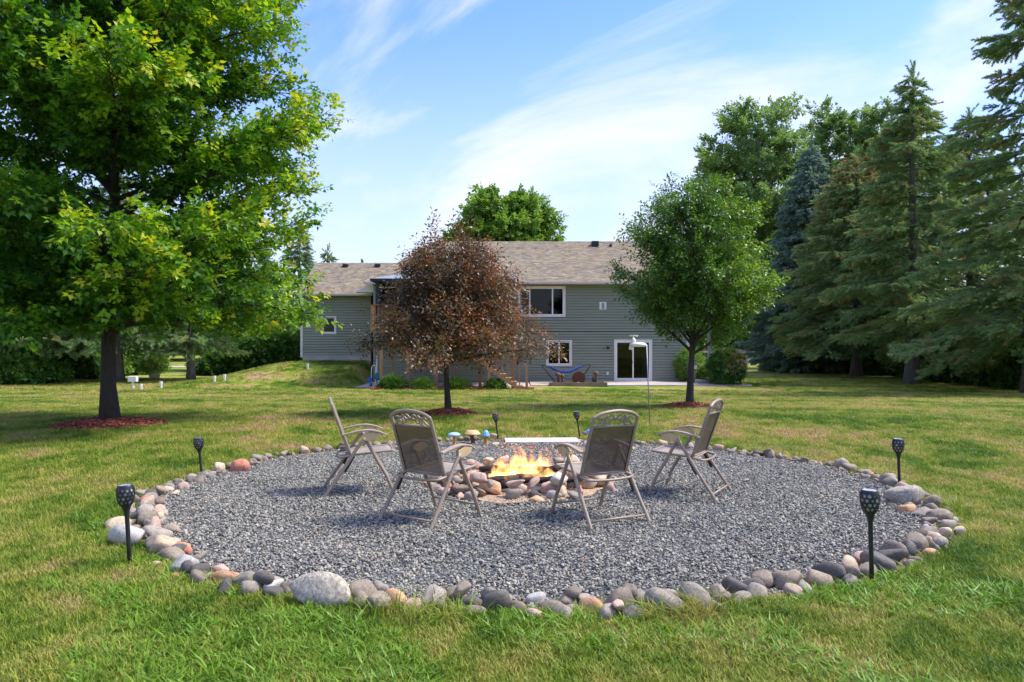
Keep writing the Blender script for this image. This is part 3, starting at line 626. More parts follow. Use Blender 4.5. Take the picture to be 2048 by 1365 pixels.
    mb = MB(); vv = [B(-.236 + .472*i/6, .016 + (tt-.105)*j/8, -.014*math.sin(math.pi*i/6)*math.sin(math.pi*j/8)) for j in range(9) for i in range(7)]
    obj('back_sling', mb.add(vv, [(j*7+i, j*7+i+1, j*7+8+i, j*7+7+i) for j in range(8) for i in range(6)]), M_SLING, t, True)
    for s in (-1, 1): obj('sling_edge', MB().tube([B(s*.234, .016), B(s*.231, tt-.09)], .005, 6), M_BLACK, t)
    # vine scrollwork in the arch
    mb = MB(); d0 = tt - .085
    sc = []
    for s in (-1, 1):
        sc += [[(s*.225, .008), (s*.19, .018), (s*.165, .045), (s*.14, .050), (s*.125, .028)],
               [(s*.150, .010), (s*.125, .012), (s*.105, .035), (s*.115, .070), (s*.142, .078), (s*.150, .060)],
               [(s*.115, .070), (s*.085, .085), (s*.062, .062), (s*.070, .032), (s*.092, .030)],
               [(s*.070, .095), (s*.045, .110), (s*.020, .085), (s*.034, .060), (s*.052, .070)],
               [(s*.02, .085), (0, .070), (-s*.016, .090)], [(s*.142, .078), (s*.175, .085), (s*.195, .070)], [(s*.09, .108), (s*.11, .09), (s*.115, .07)]]
    for p in sc:
        q = smooth_path([(u, v, 0) for u, v in p], 4); n_ = len(q)
        mb.tube([B(u, d0 + v) for u, v, _ in q], [.0062 + .0045*math.sin(math.pi*i/(n_-1)) for i in range(n_)], 6)
    obj('scrollwork', mb, M_FRAME, fr, True)
    return t
chair = make_chair()
CH = [((-1.725, 8.71), 13.5, 'outermost taupe folding mesh chair on the big maple side of the fire'),
      ((-0.761, 7.36), 53.5, 'inner taupe folding mesh chair on the big maple side of the fire'),
      ((0.811, 7.34), 118.0, 'inner taupe folding mesh chair on the spruce trees side of the fire'),
      ((1.966, 8.555), 150.5, 'outermost taupe folding mesh chair on the spruce trees side of the fire')]
for i, ((x, y), hd, lb) in enumerate(CH):
    c = chair if i == 0 else copy_tree(chair)
    c.location = (x, y, 0.022); c.rotation_euler = (0, 0, R_(hd - 90)); tag(c, lb, 'chair', 'folding chairs around the fire')

# ================================================================== solar torch lights
M_TORCH = mat_plain('torch_black', (0.016, 0.016, 0.018, 1), (0.024, 0.024, 0.027, 1), 12, 0.4, bump=0.05)
M_DIFF = mat_plain('torch_diffuser', lin(176,176,170), lin(160,160,156), 20, 0.5)
M_SOLAR = mat_plain('torch_cap', lin(176,182,190), lin(158,166,176), 20, 0.25)
def head_r(z):          # radius of the head z above the neck
    return float(np.interp(z, [0, .03, .06, .085, .11, .15, .19, .215, .23], [.0175, .0215, .032, .046, .056, .0635, .0625, .0575, .054]))
def torch(px, py, ptop, scl, lean_px, label):
    x, y = pit_pt(px, py); ztop = CAMH - (ptop - 683) * y / FPX; L_ = max(.2, ztop - .23*scl) + 0.0
    t = thing('torch_light', label, 'torch light', (x, y, gz(x, y)), rng.uniform(0, 6), 'solar torch lights around the gravel circle')
    obj('pole', MB().lathe([(.016*scl, -.12), (.016*scl, L_*.5), (.0165*scl, L_), (.0175*scl, L_+.004)], 12), M_TORCH, t, True)
    pr = [(head_r(z)*scl, L_ + z*scl) for z in (0, .02, .04, .06, .075, .085)]
    obj('neck', MB().lathe(pr, 16, cap=False), M_TORCH, t, True)
    mb = MB(); nc, nr, z0, z1 = 11, 4, .083, .208; dz = (z1-z0)/nr
    for r in range(-1, nr + 1):
        for c in range(nc):
            th = 2*math.pi*(c + .5*(r % 2))/nc; zc = z0 + (r+.5)*dz; k = rng.uniform(.38, .78); hw = math.pi/nc; o1, o2 = [], []
            for a, b in ((0, 1.333), (1, .667), (1, -.667), (0, -1.333), (-1, -.667), (-1, .667)):
                for kk, lst in ((1.0, o1), (k if 0 <= r < nr else .0, o2)):
                    tt, z = th + a*hw*kk, zc + b*dz*.5*kk; z = min(max(z, z0 - .004), z1 + .004); rr = head_r(z)*scl
                    lst.append((rr*math.cos(tt), rr*math.sin(tt), L_ + z*scl))
            if min(q[2] for q in o1) >= max(q[2] for q in o1) - 1e-5: continue
            mb.add(o1 + o2, [(i, (i+1) % 6, 6+(i+1) % 6, 6+i) for i in range(6)])
    h = obj('head_lattice', mb, M_TORCH, t); m = h.modifiers.new('s', 'SOLIDIFY'); m.thickness = .003; m.offset = -1
    obj('diffuser', MB().lathe([(head_r(z)*scl - .006, L_ + z*scl) for z in (.07, .1, .13, .16, .19, .207)], 16), M_DIFF, t, True)
    obj('rim', MB().lathe([(head_r(.207)*scl + .001, L_+.207*scl), (.0565*scl, L_+.22*scl), (.053*scl, L_+.23*scl), (.049*scl, L_+.23*scl), (.049*scl, L_+.21*scl)], 20, cap=False), M_TORCH, t, True)
    obj('solar_cap', MB().lathe([(.050*scl, L_+.21*scl), (.050*scl, L_+.227*scl)], 20), M_SOLAR, t)
    t.rotation_euler = (0, math.atan(lean_px * y / FPX / max(.2, ztop)), 0)
    return t
torch(260, 1134, 970, 1.0, -10, 'black solar torch light leaning out beside the long whitish boulder')
torch(404, 956, 876, .9, -8, 'slim black solar torch light leaning beside the red rock and bare tan turf')
torch(1744, 1172, 980, 1.0, -5, 'black solar torch light upright in front of the round dark boulder')
torch(1799, 978, 878, 1.0, -3, 'black solar torch light standing in grass behind the pale granite boulder')
torch(996, 880, 827, .8, -6, 'small black solar torch light behind rocks beside the blue cone toadstool')
torch(1160, 878, 823, .8, -8, 'small black solar torch light at the slab end away from the toadstools')

# ================================================================== garden toadstools by the slab
M_BLUEW = mat_plain('blue_white_paint', lin(196,214,236), lin(110,152,206), 22, 0.5, detail=6)
M_BLUE = mat_plain('blue_paint', lin(64,132,190), lin(150,196,224), 16, 0.4, bump=0.3, bscale=30)
M_YSTEM = mat_plain('varnished_stick', lin(214,150,62), lin(184,116,42), 12, 0.45, stretch=(3, 3, 0.6))
M_TANCAP = mat_plain('tan_cap', lin(226,182,132), lin(206,158,110), 10, 0.55, bump=0.1)
M_DRIFT = mat_plain('driftwood', lin(128,96,76), lin(86,62,50), 10, 0.85, bump=0.8, bscale=24, stretch=(4, 4, 0.7))
def toadstool(px, py, stem_h, stem_r, prof, mcap, mstem, label, bent=0, n=18):
    x, y = pit_pt(px, py); t = thing('garden_toadstool', label, 'garden ornament', (x, y, 0.0), 0, 'toadstool ornaments by the slab')
    pth = smooth_path([(0, 0, 0), (bent, .01, stem_h*.3), (-bent, 0, stem_h*.65), (0, 0, stem_h)], 3)
    obj('stem', MB().tube(pth, [stem_r*(1.15 - .2*i/len(pth) + (.12*math.sin(i*3) if bent else 0)) for i in range(len(pth))], 10), mstem, t, True)
    obj('cap', MB().lathe([(r, z + stem_h) for r, z in prof], n), mcap, t, n > 10)
toadstool(908, 896, .185, .024, [(.02, -.004), (.085, -.004), (.103, .012), (.098, .030), (.07, .048), (.03, .058), (.005, .06)], M_BLUEW, M_YSTEM, 'toadstool ornament with a wide flat blue and white cap')
toadstool(945, 891, .175, .032, [(.03, -.004), (.125, .0), (.136, .008), (.128, .016), (.096, .058), (.09, .062), (.004, .064)], M_TANCAP, M_DRIFT, 'toadstool ornament with a broad tan cap on a driftwood stem', .01)
toadstool(971.5, 893, .18, .026, [(.02, -.02), (.058, -.03), (.068, -.01), (.052, .03), (.045, .05), (.026, .075), (.004, .08)], M_BLUE, M_YSTEM, 'small toadstool ornament with a steep glossy blue cone cap', 0, 9)
toadstool(1180, 889, .19, .03, [(.02, -.01), (.062, -.014), (.07, .01), (.055, .035), (.03, .055), (.004, .06)], M_BLUE, M_DRIFT, 'blue capped toadstool ornament behind the inner chair on the spruce side', .006, 12)
for k_, px, py, wpx, z_, lb in [('pink', 986, 886, 19, .09, 'pink cobble stacked at the slab end beside the toadstools'), ('brown', 976, 890, 18, 0, 'brownish cobble at the slab end beside the blue cone toadstool'), ('tan', 992, 893, 20, 0, 'pale tan cobble under the pink one at the slab end'),
                               ('tan', 1163, 888, 17, 0, 'pale tan cobble at the slab end behind the chair'), ('grey', 1172, 891, 18, 0, 'grey cobble at the slab end behind the chair'), ('grey', 1170, 882, 16, .1, 'upper grey cobble of the little pile at the slab end behind the chair'), ('brown', 926, 889, 12, 0, 'small brown cobble between the flat blue and tan toadstools')]:
    x_, y_ = pit_pt(px, py); w_ = wpx*y_/FPX; rock(k_, x_, y_, w_, z_, w_*.9, w_*.8, None, lb, 'stones at the slab ends')

# ================================================================== weather station on a leaning pole
M_WHITE = mat_plain('white_plastic', lin(224,220,208), lin(206,202,190), 9, 0.5)
M_STEEL = mat_plain('galvanised', lin(150,156,160), lin(126,132,136), 30, 0.45, metal=0.6)
def station():
    x, y = pit_pt(1302, 851); y += .1; t = thing('weather_station', 'white weather station on a thin leaning steel pole in the lawn', 'weather station', (x, y, gz(x, y)))
    T = lambda px, py, dy=0: np.array(at(px, py, y)) - np.array([x, -dy, gz(x, y)]) - np.array([0, y, 0])
    top = T(1293, 690); obj('pole', MB().tube([(0, 0, -.1), tuple(top)], .012, 8), M_STEEL, t, True)
    c = T(1276, 690); mb = MB().lathe([(.05, -.05), (.15, -.045), (.175, -.01), (.165, .02), (.12, .04), (.02, .05)], 14, (c[0], c[1], c[2])); obj('sensor_tray', mb, M_WHITE, t, True)
    e = T(1262, 696); obj('rain_gauge', MB().obox(e, .07, .07, .09, Euler((0, .3, 0))), M_WHITE, t, bevel=.006)
    a = T(1267, 684); obj('mast', MB().lathe([(.05, -.02), (.045, .04), (.02, .07), (.008, .08), (.008, .13)], 10, tuple(a)), M_WHITE, t, True)
    for k in range(3):
        th = R_(20 + 120*k); p = a + np.array([.075*math.cos(th), .075*math.sin(th), .125]); m_ = MB().tube([tuple(a + np.array([0, 0, .125])), tuple(p)], .006, 6); m_.lathe([(.004, -.03), (.022, -.022), (.03, 0), (.03, .004)], 8, tuple(p)); obj('anemometer_cup', m_, M_WHITE, t, True)
station()
# ================================================================== the house
HY = 42.6; HZ = -0.53
M_SIDING = mat_plain('grey_siding', lin(143,146,125), lin(135,138,118), 1.2, 0.6, bump=0.06, bscale=60, stretch=(.4, 1, 3))
M_TRIM = mat_plain('white_trim', lin(226,216,208), lin(212,202,194), 3, 0.5)
M_SASH = mat_plain('vinyl_white', lin(234,231,226), lin(224,220,214), 3, 0.4)
M_GUTTER = mat_plain('beige_gutter', lin(196,182,166), lin(182,168,152), 2, 0.45)
M_FOUND = mat_plain('foundation', lin(186,176,164), lin(164,154,142), 2.2, 0.9, bump=0.3)
M_DARKROOM = mat_plain('room_paint', lin(66,56,48), lin(54,46,42), 1, 0.9)
M_CURTAIN = mat_plain('curtain', lin(150,160,170), lin(120,132,142), 3, 0.9, stretch=(9, 9, 0.2))
M_WOOD = mat_plain('deck_wood', lin(176,134,94), lin(146,106,72), 6, 0.75, bump=0.3, bscale=14, stretch=(4, 4, .5))
M_REDWOOD = mat_plain('rail_wood', lin(140,88,62), lin(112,70,50), 6, 0.7, bump=0.2, bscale=14)
M_DARKMETAL = mat_plain('gazebo_metal', (0.022, 0.024, 0.03, 1), (0.03, 0.033, 0.04, 1), 4, 0.4, metal=0.3)
M_PANEL = mat_plain('gazebo_roof_panel', lin(140,148,158), lin(120,128,140), 2, 0.35)
def mat_glass():
    m, nt, N, L, out = newmat('window_glass'); t = N('ShaderNodeBsdfTransparent'); t.inputs[0].default_value = (.42, .46, .46, 1); g = N('ShaderNodeBsdfGlossy'); g.inputs['Roughness'].default_value = .02
    fr = N('ShaderNodeFresnel'); fr.inputs[0].default_value = 1.4; s = N('ShaderNodeMixShader'); L(fr.outputs[0], s.inputs[0]); L(t.outputs[0], s.inputs[1]); L(g.outputs[0], s.inputs[2]); L(s.outputs[0], out.inputs[0]); return m
M_GLASS = mat_glass()
def mat_shingle():
    m, nt, N, L, out = newmat('shingles'); tc = N('ShaderNodeTexCoord'); sp = N('ShaderNodeSeparateXYZ'); L(tc.outputs['Object'], sp.inputs[0])
    cb = N('ShaderNodeCombineXYZ'); yy = N('ShaderNodeMath'); yy.operation = 'ADD'; L(sp.outputs[0], yy.inputs[0]); yk = N('ShaderNodeMath'); yk.operation = 'MULTIPLY'; yk.inputs[1].default_value = .37; L(sp.outputs[1], yk.inputs[0]); L(yk.outputs[0], yy.inputs[1])
    L(yy.outputs[0], cb.inputs[0]); L(sp.outputs[2], cb.inputs[1])
    cols = []
    for w, off in ((0.33, .43), (0.21, .31)):
        b = N('ShaderNodeTexBrick'); b.inputs['Color1'].default_value = (0, 0, 0, 1); b.inputs['Color2'].default_value = (1, 1, 1, 1); b.inputs['Scale'].default_value = 1; b.inputs['Mortar Size'].default_value = 0.0
        b.inputs['Brick Width'].default_value = w; b.inputs['Row Height'].default_value = ROWZ; b.offset = off; L(cb.outputs[0], b.inputs['Vector']); cols.append(b)
    mx = N('ShaderNodeMixRGB'); mx.inputs[0].default_value = .4; L(cols[0].outputs[0], mx.inputs[1]); L(cols[1].outputs[0], mx.inputs[2])
    r = ramp(nt, [(0.05, lin(96,90,82)), (0.25, lin(136,118,92)), (0.4, lin(112,106,96)), (0.55, lin(152,134,102)), (0.7, lin(130,124,112)), (0.85, lin(156,136,110)), (1, lin(170,158,138))]); L(mx.outputs[0], r.inputs[0])
    b = N('ShaderNodeBsdfPrincipled'); b.inputs['Roughness'].default_value = .9; L(r.outputs[0], b.inputs['Base Color']); L(b.outputs[0], out.inputs[0])
    n = noise(nt, tc.outputs['Object'], 60, 3, .7); bp = N('ShaderNodeBump'); bp.inputs['Strength'].default_value = .5; bp.inputs['Distance'].default_value = .02; L(n.outputs['Fac'], bp.inputs['Height']); L(bp.outputs[0], b.inputs['Normal']); return m
ROWZ = 0.066
M_SHINGLE = mat_shingle()
house = thing('house', 'grey two storey house with brown shingle roof, white trim and raised deck side', 'house', (0, HY, HZ))
def part(name, mb, mat, parent=house, smooth=False, bevel=0): return obj(name, mb, mat, parent, smooth, True, bevel)
def siding(x0, x1, z0, z1, y, opens, course=.152):
    mb = MB(); z = z0
    while z < z1 - .01:
        t = min(z + course, z1); zc = (z + t)/2; segs = [(x0, x1)]
        for a, b, c, d in opens:
            if c < zc < d: segs = [q for s in segs for q in ((s[0], min(s[1], a)), (max(s[0], b), s[1])) if q[1] - q[0] > .005]
        for a, b in segs: mb.add([(a, y-.045, z), (b, y-.045, z), (b, y-.018, t-.05), (a, y-.018, t-.05), (a, y+.03, z), (b, y+.03, z), (b, y+.03, t-.05), (a, y+.03, t-.05), (b, y+.03, t), (a, y+.03, t)], [(0,1,2,3), (4,5,1,0), (3,2,6,7), (7,6,8,9)])
        z = t
    return mb
def hx(px): return (px - 1024) * HY / FPX
def hz(py): return CAMH + (683 - py) * HY / FPX
def wx(px): return (px - 1024) * 45.0 / FPX
def wz(py): return CAMH + (683 - py) * 45.0 / FPX
XL, XR, EZ = -7.6, 9.72, 4.9
W_BIG = (hx(1035), hx(1131), hz(635), hz(573)); W_LOW = (hx(1092), hx(1144), hz(733), hz(681)); W_SLIDE = (hx(1228), hx(1304), hz(763.5), hz(680))
W_DECK = (hx(752), hx(800), 2.38, hz(572)); W_UNDER = (hx(820), hx(862), hz(732), hz(690)); W_MID = (hx(880), hx(960), hz(632), hz(575))
OPENS = [W_BIG, W_LOW, W_SLIDE, W_DECK, W_UNDER, W_MID]
inner = [(a+.05, b-.05, c+.05, d-.05) for a, b, c, d in OPENS]
tag(part('siding', siding(XL, XR, HZ + .04, EZ - .02, HY, inner), M_SIDING), kind='stuff')
W_WING = (wx(643), wx(673), wz(669), wz(633))
tag(part('wing_siding', siding(wx(605), wx(742), .92, 4.46, 45.0, [(W_WING[0]+.04, W_WING[1]-.04, W_WING[2]+.04, W_WING[3]-.04)]), M_SIDING), kind='stuff')
part('wing_foundation', MB().box(wx(605)+.01, wx(742), 45.0, 45.15, 0.2, .925), M_FOUND)
part('corner_board', MB().box(wx(601), wx(605.8), 44.96, 45.1, .75, 4.46), M_TRIM)
part('corner_board', MB().box(XR-.13, XR+.02, HY-.04, HY+.1, HZ, EZ), M_TRIM)
part('corner_board', MB().box(XL-.02, XL+.1, HY-.045, HY+.1, HZ, EZ), M_SIDING)
# side and rear walls closing the volumes, rooms behind the windows
mb = MB(); mb.box(XL, XL+.12, HY+.1, 53.2, HZ, EZ); mb.box(XR-.12, XR, HY+.1, 53.2, HZ, EZ); mb.box(XL, XR, 53.2, 53.3, HZ, EZ); part('outer_wall', mb, M_SIDING)
mb = MB(); mb.box(wx(605)+.02, wx(605)+.12, 45.15, 52.8, 0.2, 4.46); mb.box(wx(605), XL, 52.8, 52.9, 0.2, 4.46); part('wing_outer_wall', mb, M_SIDING)
mb = MB(); mb.box(XL+.12, XR-.12, HY+.02, 47.0, 2.10, 2.34); mb.box(XL+.12, XR-.12, HY+.02, 47.0, HZ-.1, HZ+.03); mb.box(XL+.12, XR-.12, 46.9, 47.0, HZ, EZ); mb.box(XL+.12, XR-.12, HY+.02, 47.0, EZ-.06, EZ+.05)
for xx in (-1.0, 4.2): mb.box(xx, xx+.1, HY+.05, 46.9, HZ, EZ-.06)
part('room', mb, M_DARKROOM); mb = MB().box(wx(607), wx(740), 46.5, 46.6, .9, 4.4); part('wing_room', mb, M_DARKROOM)
def window(o, y, trims, mull, curtain=None, name='window', fw=.055):
    x0, x1, z0, z1 = o; t = trims
    mb = MB(); mb.box(x0-.0, x1+.0, y-.055, y+.0, z1-t, z1); mb.box(x0, x1, y-.055, y, z0, z0+t); mb.box(x0, x0+t, y-.0545, y, z0+t, z1-t); mb.box(x1-t, x1, y-.0545, y, z0+t, z1-t)
    w = part(name, mb, M_TRIM, house, bevel=.004)
    a, b, c, d = x0+t, x1-t, z0+t, z1-t; mb = MB(); y1 = y - .03
    mb.box(a, b, y1, y+.06, d-fw, d); mb.box(a, b, y1, y+.06, c, c+fw); mb.box(a, a+fw, y1+.001, y+.06, c+fw, d-fw); mb.box(b-fw, b, y1+.001, y+.06, c+fw, d-fw)
    part('frame', mb, M_SASH, w)
    edges = [a+fw] + [hx(m) if y == HY else wx(m) for m in mull] + [b-fw]
    for m in edges[1:-1]: part('mullion', MB().box(m-.035, m+.035, y1+.004, y+.06, c+fw, d-fw), M_SASH, w)
    for p, q in zip(edges[:-1], edges[1:]): part('pane', MB().box(p, q, y+.018, y+.024, c+fw-.005, d-fw+.005), M_GLASS, w)
    return w
window(W_BIG, HY, .10, [1059.5, 1105]); window(W_LOW, HY, .09, [1118]); sl = window(W_SLIDE, HY, .10, [1266], name='sliding_door', fw=.07)
window(W_DECK, HY, .08, [775], name='sliding_door'); window(W_UNDER, HY, .09, [841]); window(W_MID, HY, .09, [920]); window(W_WING, 45.0, .075, [], fw=.05)
part('door_handle', MB().box(hx(1266)-.06, hx(1266)-.03, HY-.075, HY-.028, .45, .62), M_BLACK, sl)
mb = MB(); n_ = 26; xa, xb = hx(1285), hx(1298); zs = (HZ + .12, hz(690)); vv = []
for i in range(n_): x = xa + (xb-xa)*i/(n_-1); vv += [(x, HY+.22+.04*math.sin(i*1.4), zs[0]), (x, HY+.22+.04*math.sin(i*1.4), zs[1])]
part('curtain', mb.add(vv, [(2*i, 2*i+2, 2*i+3, 2*i+1) for i in range(n_-1)]), M_CURTAIN, sl, True)
# ---------------------------------------------------------------- roofs
def slope(e0, e1, r0, r1, rows):
    """stepped shingle courses between an eave edge and a ridge edge"""
    e0, e1, r0, r1 = map(np.array, (e0, e1, r0, r1)); mb = MB(); nrm = np.cross(e1-e0, r0-e0); nrm = nrm/np.linalg.norm(nrm); nrm = nrm if nrm[2] > 0 else -nrm
    for i in range(rows):
        t0, t1 = i/rows, (i+1)/rows; a, b = e0+(r0-e0)*t0, e1+(r1-e1)*t0; c, d = e0+(r0-e0)*t1, e1+(r1-e1)*t1
        mb.add([a+nrm*.016, b+nrm*.016, d+nrm*.003, c+nrm*.003, a, b], [(0,1,2,3), (4,5,1,0)])
    return mb
EY = HY - .5; RX0, RY, RZ_ = -4.76, 47.9, 7.82; EX0, EX1 = XL - .42, XR + .45; E0 = EZ + .02; BY = 2*RY - EY
tag(part('roof_front', slope((EX0, EY, E0), (EX1, EY, E0), (RX0, RY, RZ_), (EX1, RY, RZ_), int((RZ_-E0)/ROWZ)), M_SHINGLE), kind='stuff')
tag(part('roof_hip', slope((EX0, BY, E0), (EX0, EY, E0), (RX0, RY, RZ_), (RX0, RY, RZ_), int((RZ_-E0)/ROWZ)), M_SHINGLE), kind='stuff')
part('roof_back', MB().add([(EX0, BY, E0), (EX1, BY, E0), (EX1, RY, RZ_), (RX0, RY, RZ_)], [(0,1,2,3)]), M_SHINGLE)
part('gable_wall', MB().add([(XR, HY, EZ), (XR, 53.2, EZ), (XR, RY, RZ_-.25)], [(0,1,2)]), M_SIDING)
part('soffit', MB().box(EX0+.02, EX1-.02, EY+.02, HY-.03, EZ-.10, EZ-.05), M_GUTTER)
part('gutter', MB().box(EX0, EX1, EY-.10, EY+.03, E0-.14, E0-.015), M_GUTTER, bevel=.02)
part('ridge_cap', MB().tube([(RX0, RY, RZ_-.03), (EX1, RY, RZ_-.03)], .07, 6), M_SHINGLE)
part('hip_cap', MB().tube([(EX0, EY, E0-.02), (RX0, RY, RZ_-.03)], .06, 6), M_SHINGLE)
WEY, WEZ, WRY, WRZ = 44.5, 4.44, 48.95, 6.64; WX0 = wx(598)
tag(part('wing_roof_front', slope((WX0, WEY, WEZ), (-7.0, WEY, WEZ), (WX0, WRY, WRZ), (-4.6, WRY, WRZ), int((WRZ-WEZ)/ROWZ)), M_SHINGLE), kind='stuff')
part('wing_roof_back', MB().add([(WX0, 53.4, WEZ), (-7, 53.4, WEZ), (-4.6, WRY, WRZ), (WX0, WRY, WRZ)], [(0,1,2,3)]), M_SHINGLE)
part('wing_gable', MB().add([(wx(605)+.03, 45, 4.44), (wx(605)+.03, 52.8, 4.44), (wx(605)+.03, WRY, WRZ-.12)], [(0,1,2)]), M_SIDING)
part('wing_soffit', MB().box(WX0+.02, -8.0, WEY+.02, 44.97, WEZ-.10, WEZ-.06), M_GUTTER)
part('wing_gutter', MB().box(WX0, -8.02, WEY-.10, WEY+.03, WEZ-.14, WEZ-.012), M_GUTTER, bevel=.02)
part('eave_return', MB().prism([(-8.75, 4.42), (-7.6, 4.42), (-7.6, 4.86), (-8.1, 4.80)], 43.2, 44.3), M_TRIM)
for px, py, w, h, nm in ((1190, 490, .42, .32, 'roof_vent'), (1221, 492, .13, .12, 'vent_pipe')):
    Yv = 47.3; x, _, z = at(px, py, Yv); part(nm, MB().box(x-w/2, x+w/2, Yv-.25, Yv+.2, z-.12, z+h*.6), M_BLACK, bevel=.02)
for px in (691, 755): Yv = 48.3; x, _, z = at(px, 532, Yv); part('roof_vent', MB().box(x-.17, x+.17, Yv-.15, Yv+.2, z-.1, z+.09), M_BLACK, bevel=.02)
# ---------------------------------------------------------------- things fixed on the wall
def onwall(x0p, x1p, y0p, y1p, d): return MB().box(hx(x0p), hx(x1p), HY-d, HY-.004, hz(y1p), hz(y0p))
v = part('wall_vent', onwall(1198.7, 1212.4, 605, 620, .06), M_SASH, bevel=.01); part('grille', onwall(1203, 1208.5, 607, 619, .09), M_STEEL, v)
part('dryer_vent', onwall(1061.5, 1066.5, 658, 664, .12), M_SASH, bevel=.015)
part('outlet_box', onwall(1213, 1217, 745, 750.5, .07), M_SASH, bevel=.01)
fl = part('floodlight', onwall(1212, 1218, 694, 699, .06), M_BLACK)
for s in (-1, 1): c = (hx(1215)+s*.16, HY-.17, hz(697)); part('lamp_head', MB().lathe([(.02, -.07), (.06, -.05), (.07, .04), (.06, .07)], 10, c), M_STEEL, fl, True)
part('downspout', MB().tube(smooth_path([at(766, 772, 38.2), (at(762, 765, 40.5)), (XL+.2, HY-.08, .0), (XL+.2, HY-.08, 4.6)], 3), .05, 8), M_SASH, smooth=True)

# ================================================================== deck, stairs, gazebo
DZ, DY0, DY1, DX0, DX1 = 2.37, 37.0, HY - .05, -6.72, 0.27
deck = thing('raised_deck', 'raised wooden deck on posts with baluster railing and stairs against the grey house', 'deck', (0, DY0, HZ))
dp = lambda n, mb, m, p=deck, **k: obj(n, mb, m, p, world=True, **k)
nb = 40
for i in range(nb): y = DY0 + (DY1-DY0)*i/nb; dp('floor_board', MB().box(DX0, DX1, y, y + (DY1-DY0)/nb - .008, DZ-.035, DZ), M_WOOD)
mb = MB(); dp('rim_board', MB().box(DX0, DX1, DY0-.04, DY0-.002, DZ-.28, DZ-.004), M_WOOD); dp('rim_board', MB().box(DX0-.04, DX0-.002, DY0-.04, DY1, DZ-.28, DZ-.004), M_WOOD); dp('rim_board', MB().box(DX1+.002, DX1+.04, DY0-.04, DY1, DZ-.28, DZ-.004), M_WOOD)
for i in range(13): x = DX0 + .3 + (DX1-DX0-.6)*i/12; dp('joist', MB().box(x-.02, x+.02, DY0, DY1, DZ-.27, DZ-.04), M_WOOD)
for x in (-6.25, -4.98, -3.64, -1.53, .05):
    dp('post', MB().box(x-.075, x+.075, DY0+.02, DY0+.17, gz(x, 37)-.1, DZ-.28), M_WOOD)
for x in (-6.25, -3.05, -1.2): dp('post', MB().box(x-.07, x+.07, 40.2, 40.34, gz(-3, 40)-.1, DZ-.28), M_WOOD)
def railing(p0, p1, skip_last=False):
    p0, p1 = np.array(p0, float), np.array(p1, float); L_ = np.linalg.norm(p1-p0); u = (p1-p0)/L_; n = max(2, int(L_/.145)); M3 = Matrix.Rotation(math.atan2(u[1], u[0]), 3, 'Z'); c = (p0+p1)/2
    dp('top_rail', MB().obox((c[0], c[1], DZ+1.06), L_, .14, .04, M3), M_REDWOOD); dp('bottom_rail', MB().obox((c[0], c[1], DZ+.12), L_, .04, .07, M3), M_WOOD)
    for i in range(1, n): q = p0 + u*L_*i/n; dp('baluster', MB().obox((q[0], q[1], DZ+.6), .038, .038, .9, M3), M_WOOD if i % 3 else M_REDWOOD)
    for k in range(int(L_/1.75)+1): q = p0 + u*L_*k/max(1, int(L_/1.75)); dp('rail_post', MB().obox((q[0], q[1], DZ+.53), .10, .10, 1.06, M3), M_WOOD)
railing((DX0+.03, DY0+.03), (-4.5, DY0+.03)); railing((-3.35, DY0+.03), (DX1-.03, DY0+.03)); railing((DX0+.03, DY0+.1), (DX0+.03, DY1-.1)); railing((DX1-.03, DY0+.1), (DX1-.03, DY1-.1))
dp('privacy_panel', MB().box(-5.28, -4.86, DY0-.03, DY0-.003, DZ+.05, DZ+1.12), M_WOOD)
# stairs running down along the deck front
SX0, SX1, ns = -3.45, .74, 16; gzs = -.56; rise, run = (DZ-gzs)/ns, (SX1-SX0)/ns
for i in range(ns - 1): x = SX0 + run*i; z = DZ - rise*(i+1); dp('tread', MB().box(x, x+run+.03, 35.98, DY0-.06, z-.04, z), M_WOOD)
for y in (36.0, DY0-.10):
    prof = [(SX0, DZ-.02)]
    for i in range(ns-1): z = DZ - rise*(i+1); x = SX0 + run*i; prof += [(x, z-.042), (x+run, z-.042)]
    prof += [(SX1-.02, gzs), (SX1-.5, gzs), (SX0, DZ-.42)]; dp('stringer', MB().prism(prof, y-.02, y+.02), M_WOOD)
for y in (36.0, DY0-.10):
    a, b = np.array([SX0+.6, y, DZ-rise*2+.98]), np.array([SX1-.04, y, gzs+1.08]); d = b-a; ang = math.atan2(d[2], d[0]); dp('hand_rail', MB().obox((a+b)/2, np.linalg.norm(d)+.1, .09, .04, Matrix.Rotation(-ang, 3, 'Y')), M_WOOD)
    dp('newel_post', MB().box(SX1-.1, SX1, y-.05, y+.05, gzs-.1, gzs+1.12), M_WOOD)
    for i in range(2, ns-1): x = SX0 + run*(i+.5); z = DZ - rise*(i+1); zt = a[2] + (x-a[0])/d[0]*d[2]; dp('baluster', MB().box(x-.02, x+.02, y-.021, y+.021, z-.2, zt-.02), M_WOOD)
mb = MB().box(SX1-.02, SX1+.28, 35.9, 37.0, gzs-.05, gzs+.12); dp('bottom_step', mb, M_WOOD)
gaz = thing('gazebo', 'dark metal gazebo with pale grey two tier roof standing on the raised deck', 'gazebo', (-3.2, 39.7, DZ))
gp = lambda n, mb, m, p=gaz, **k: obj(n, mb, m, p, world=True, **k)
GX0, GX1, GY0, GY1, GZ = -6.62, 0.02, 38.1, 41.5, 4.62
for x in (GX0, GX1):
    for y in (GY0, GY1): gp('post', MB().box(x-.08, x+.08, y-.08, y+.08, DZ, GZ), M_DARKMETAL)
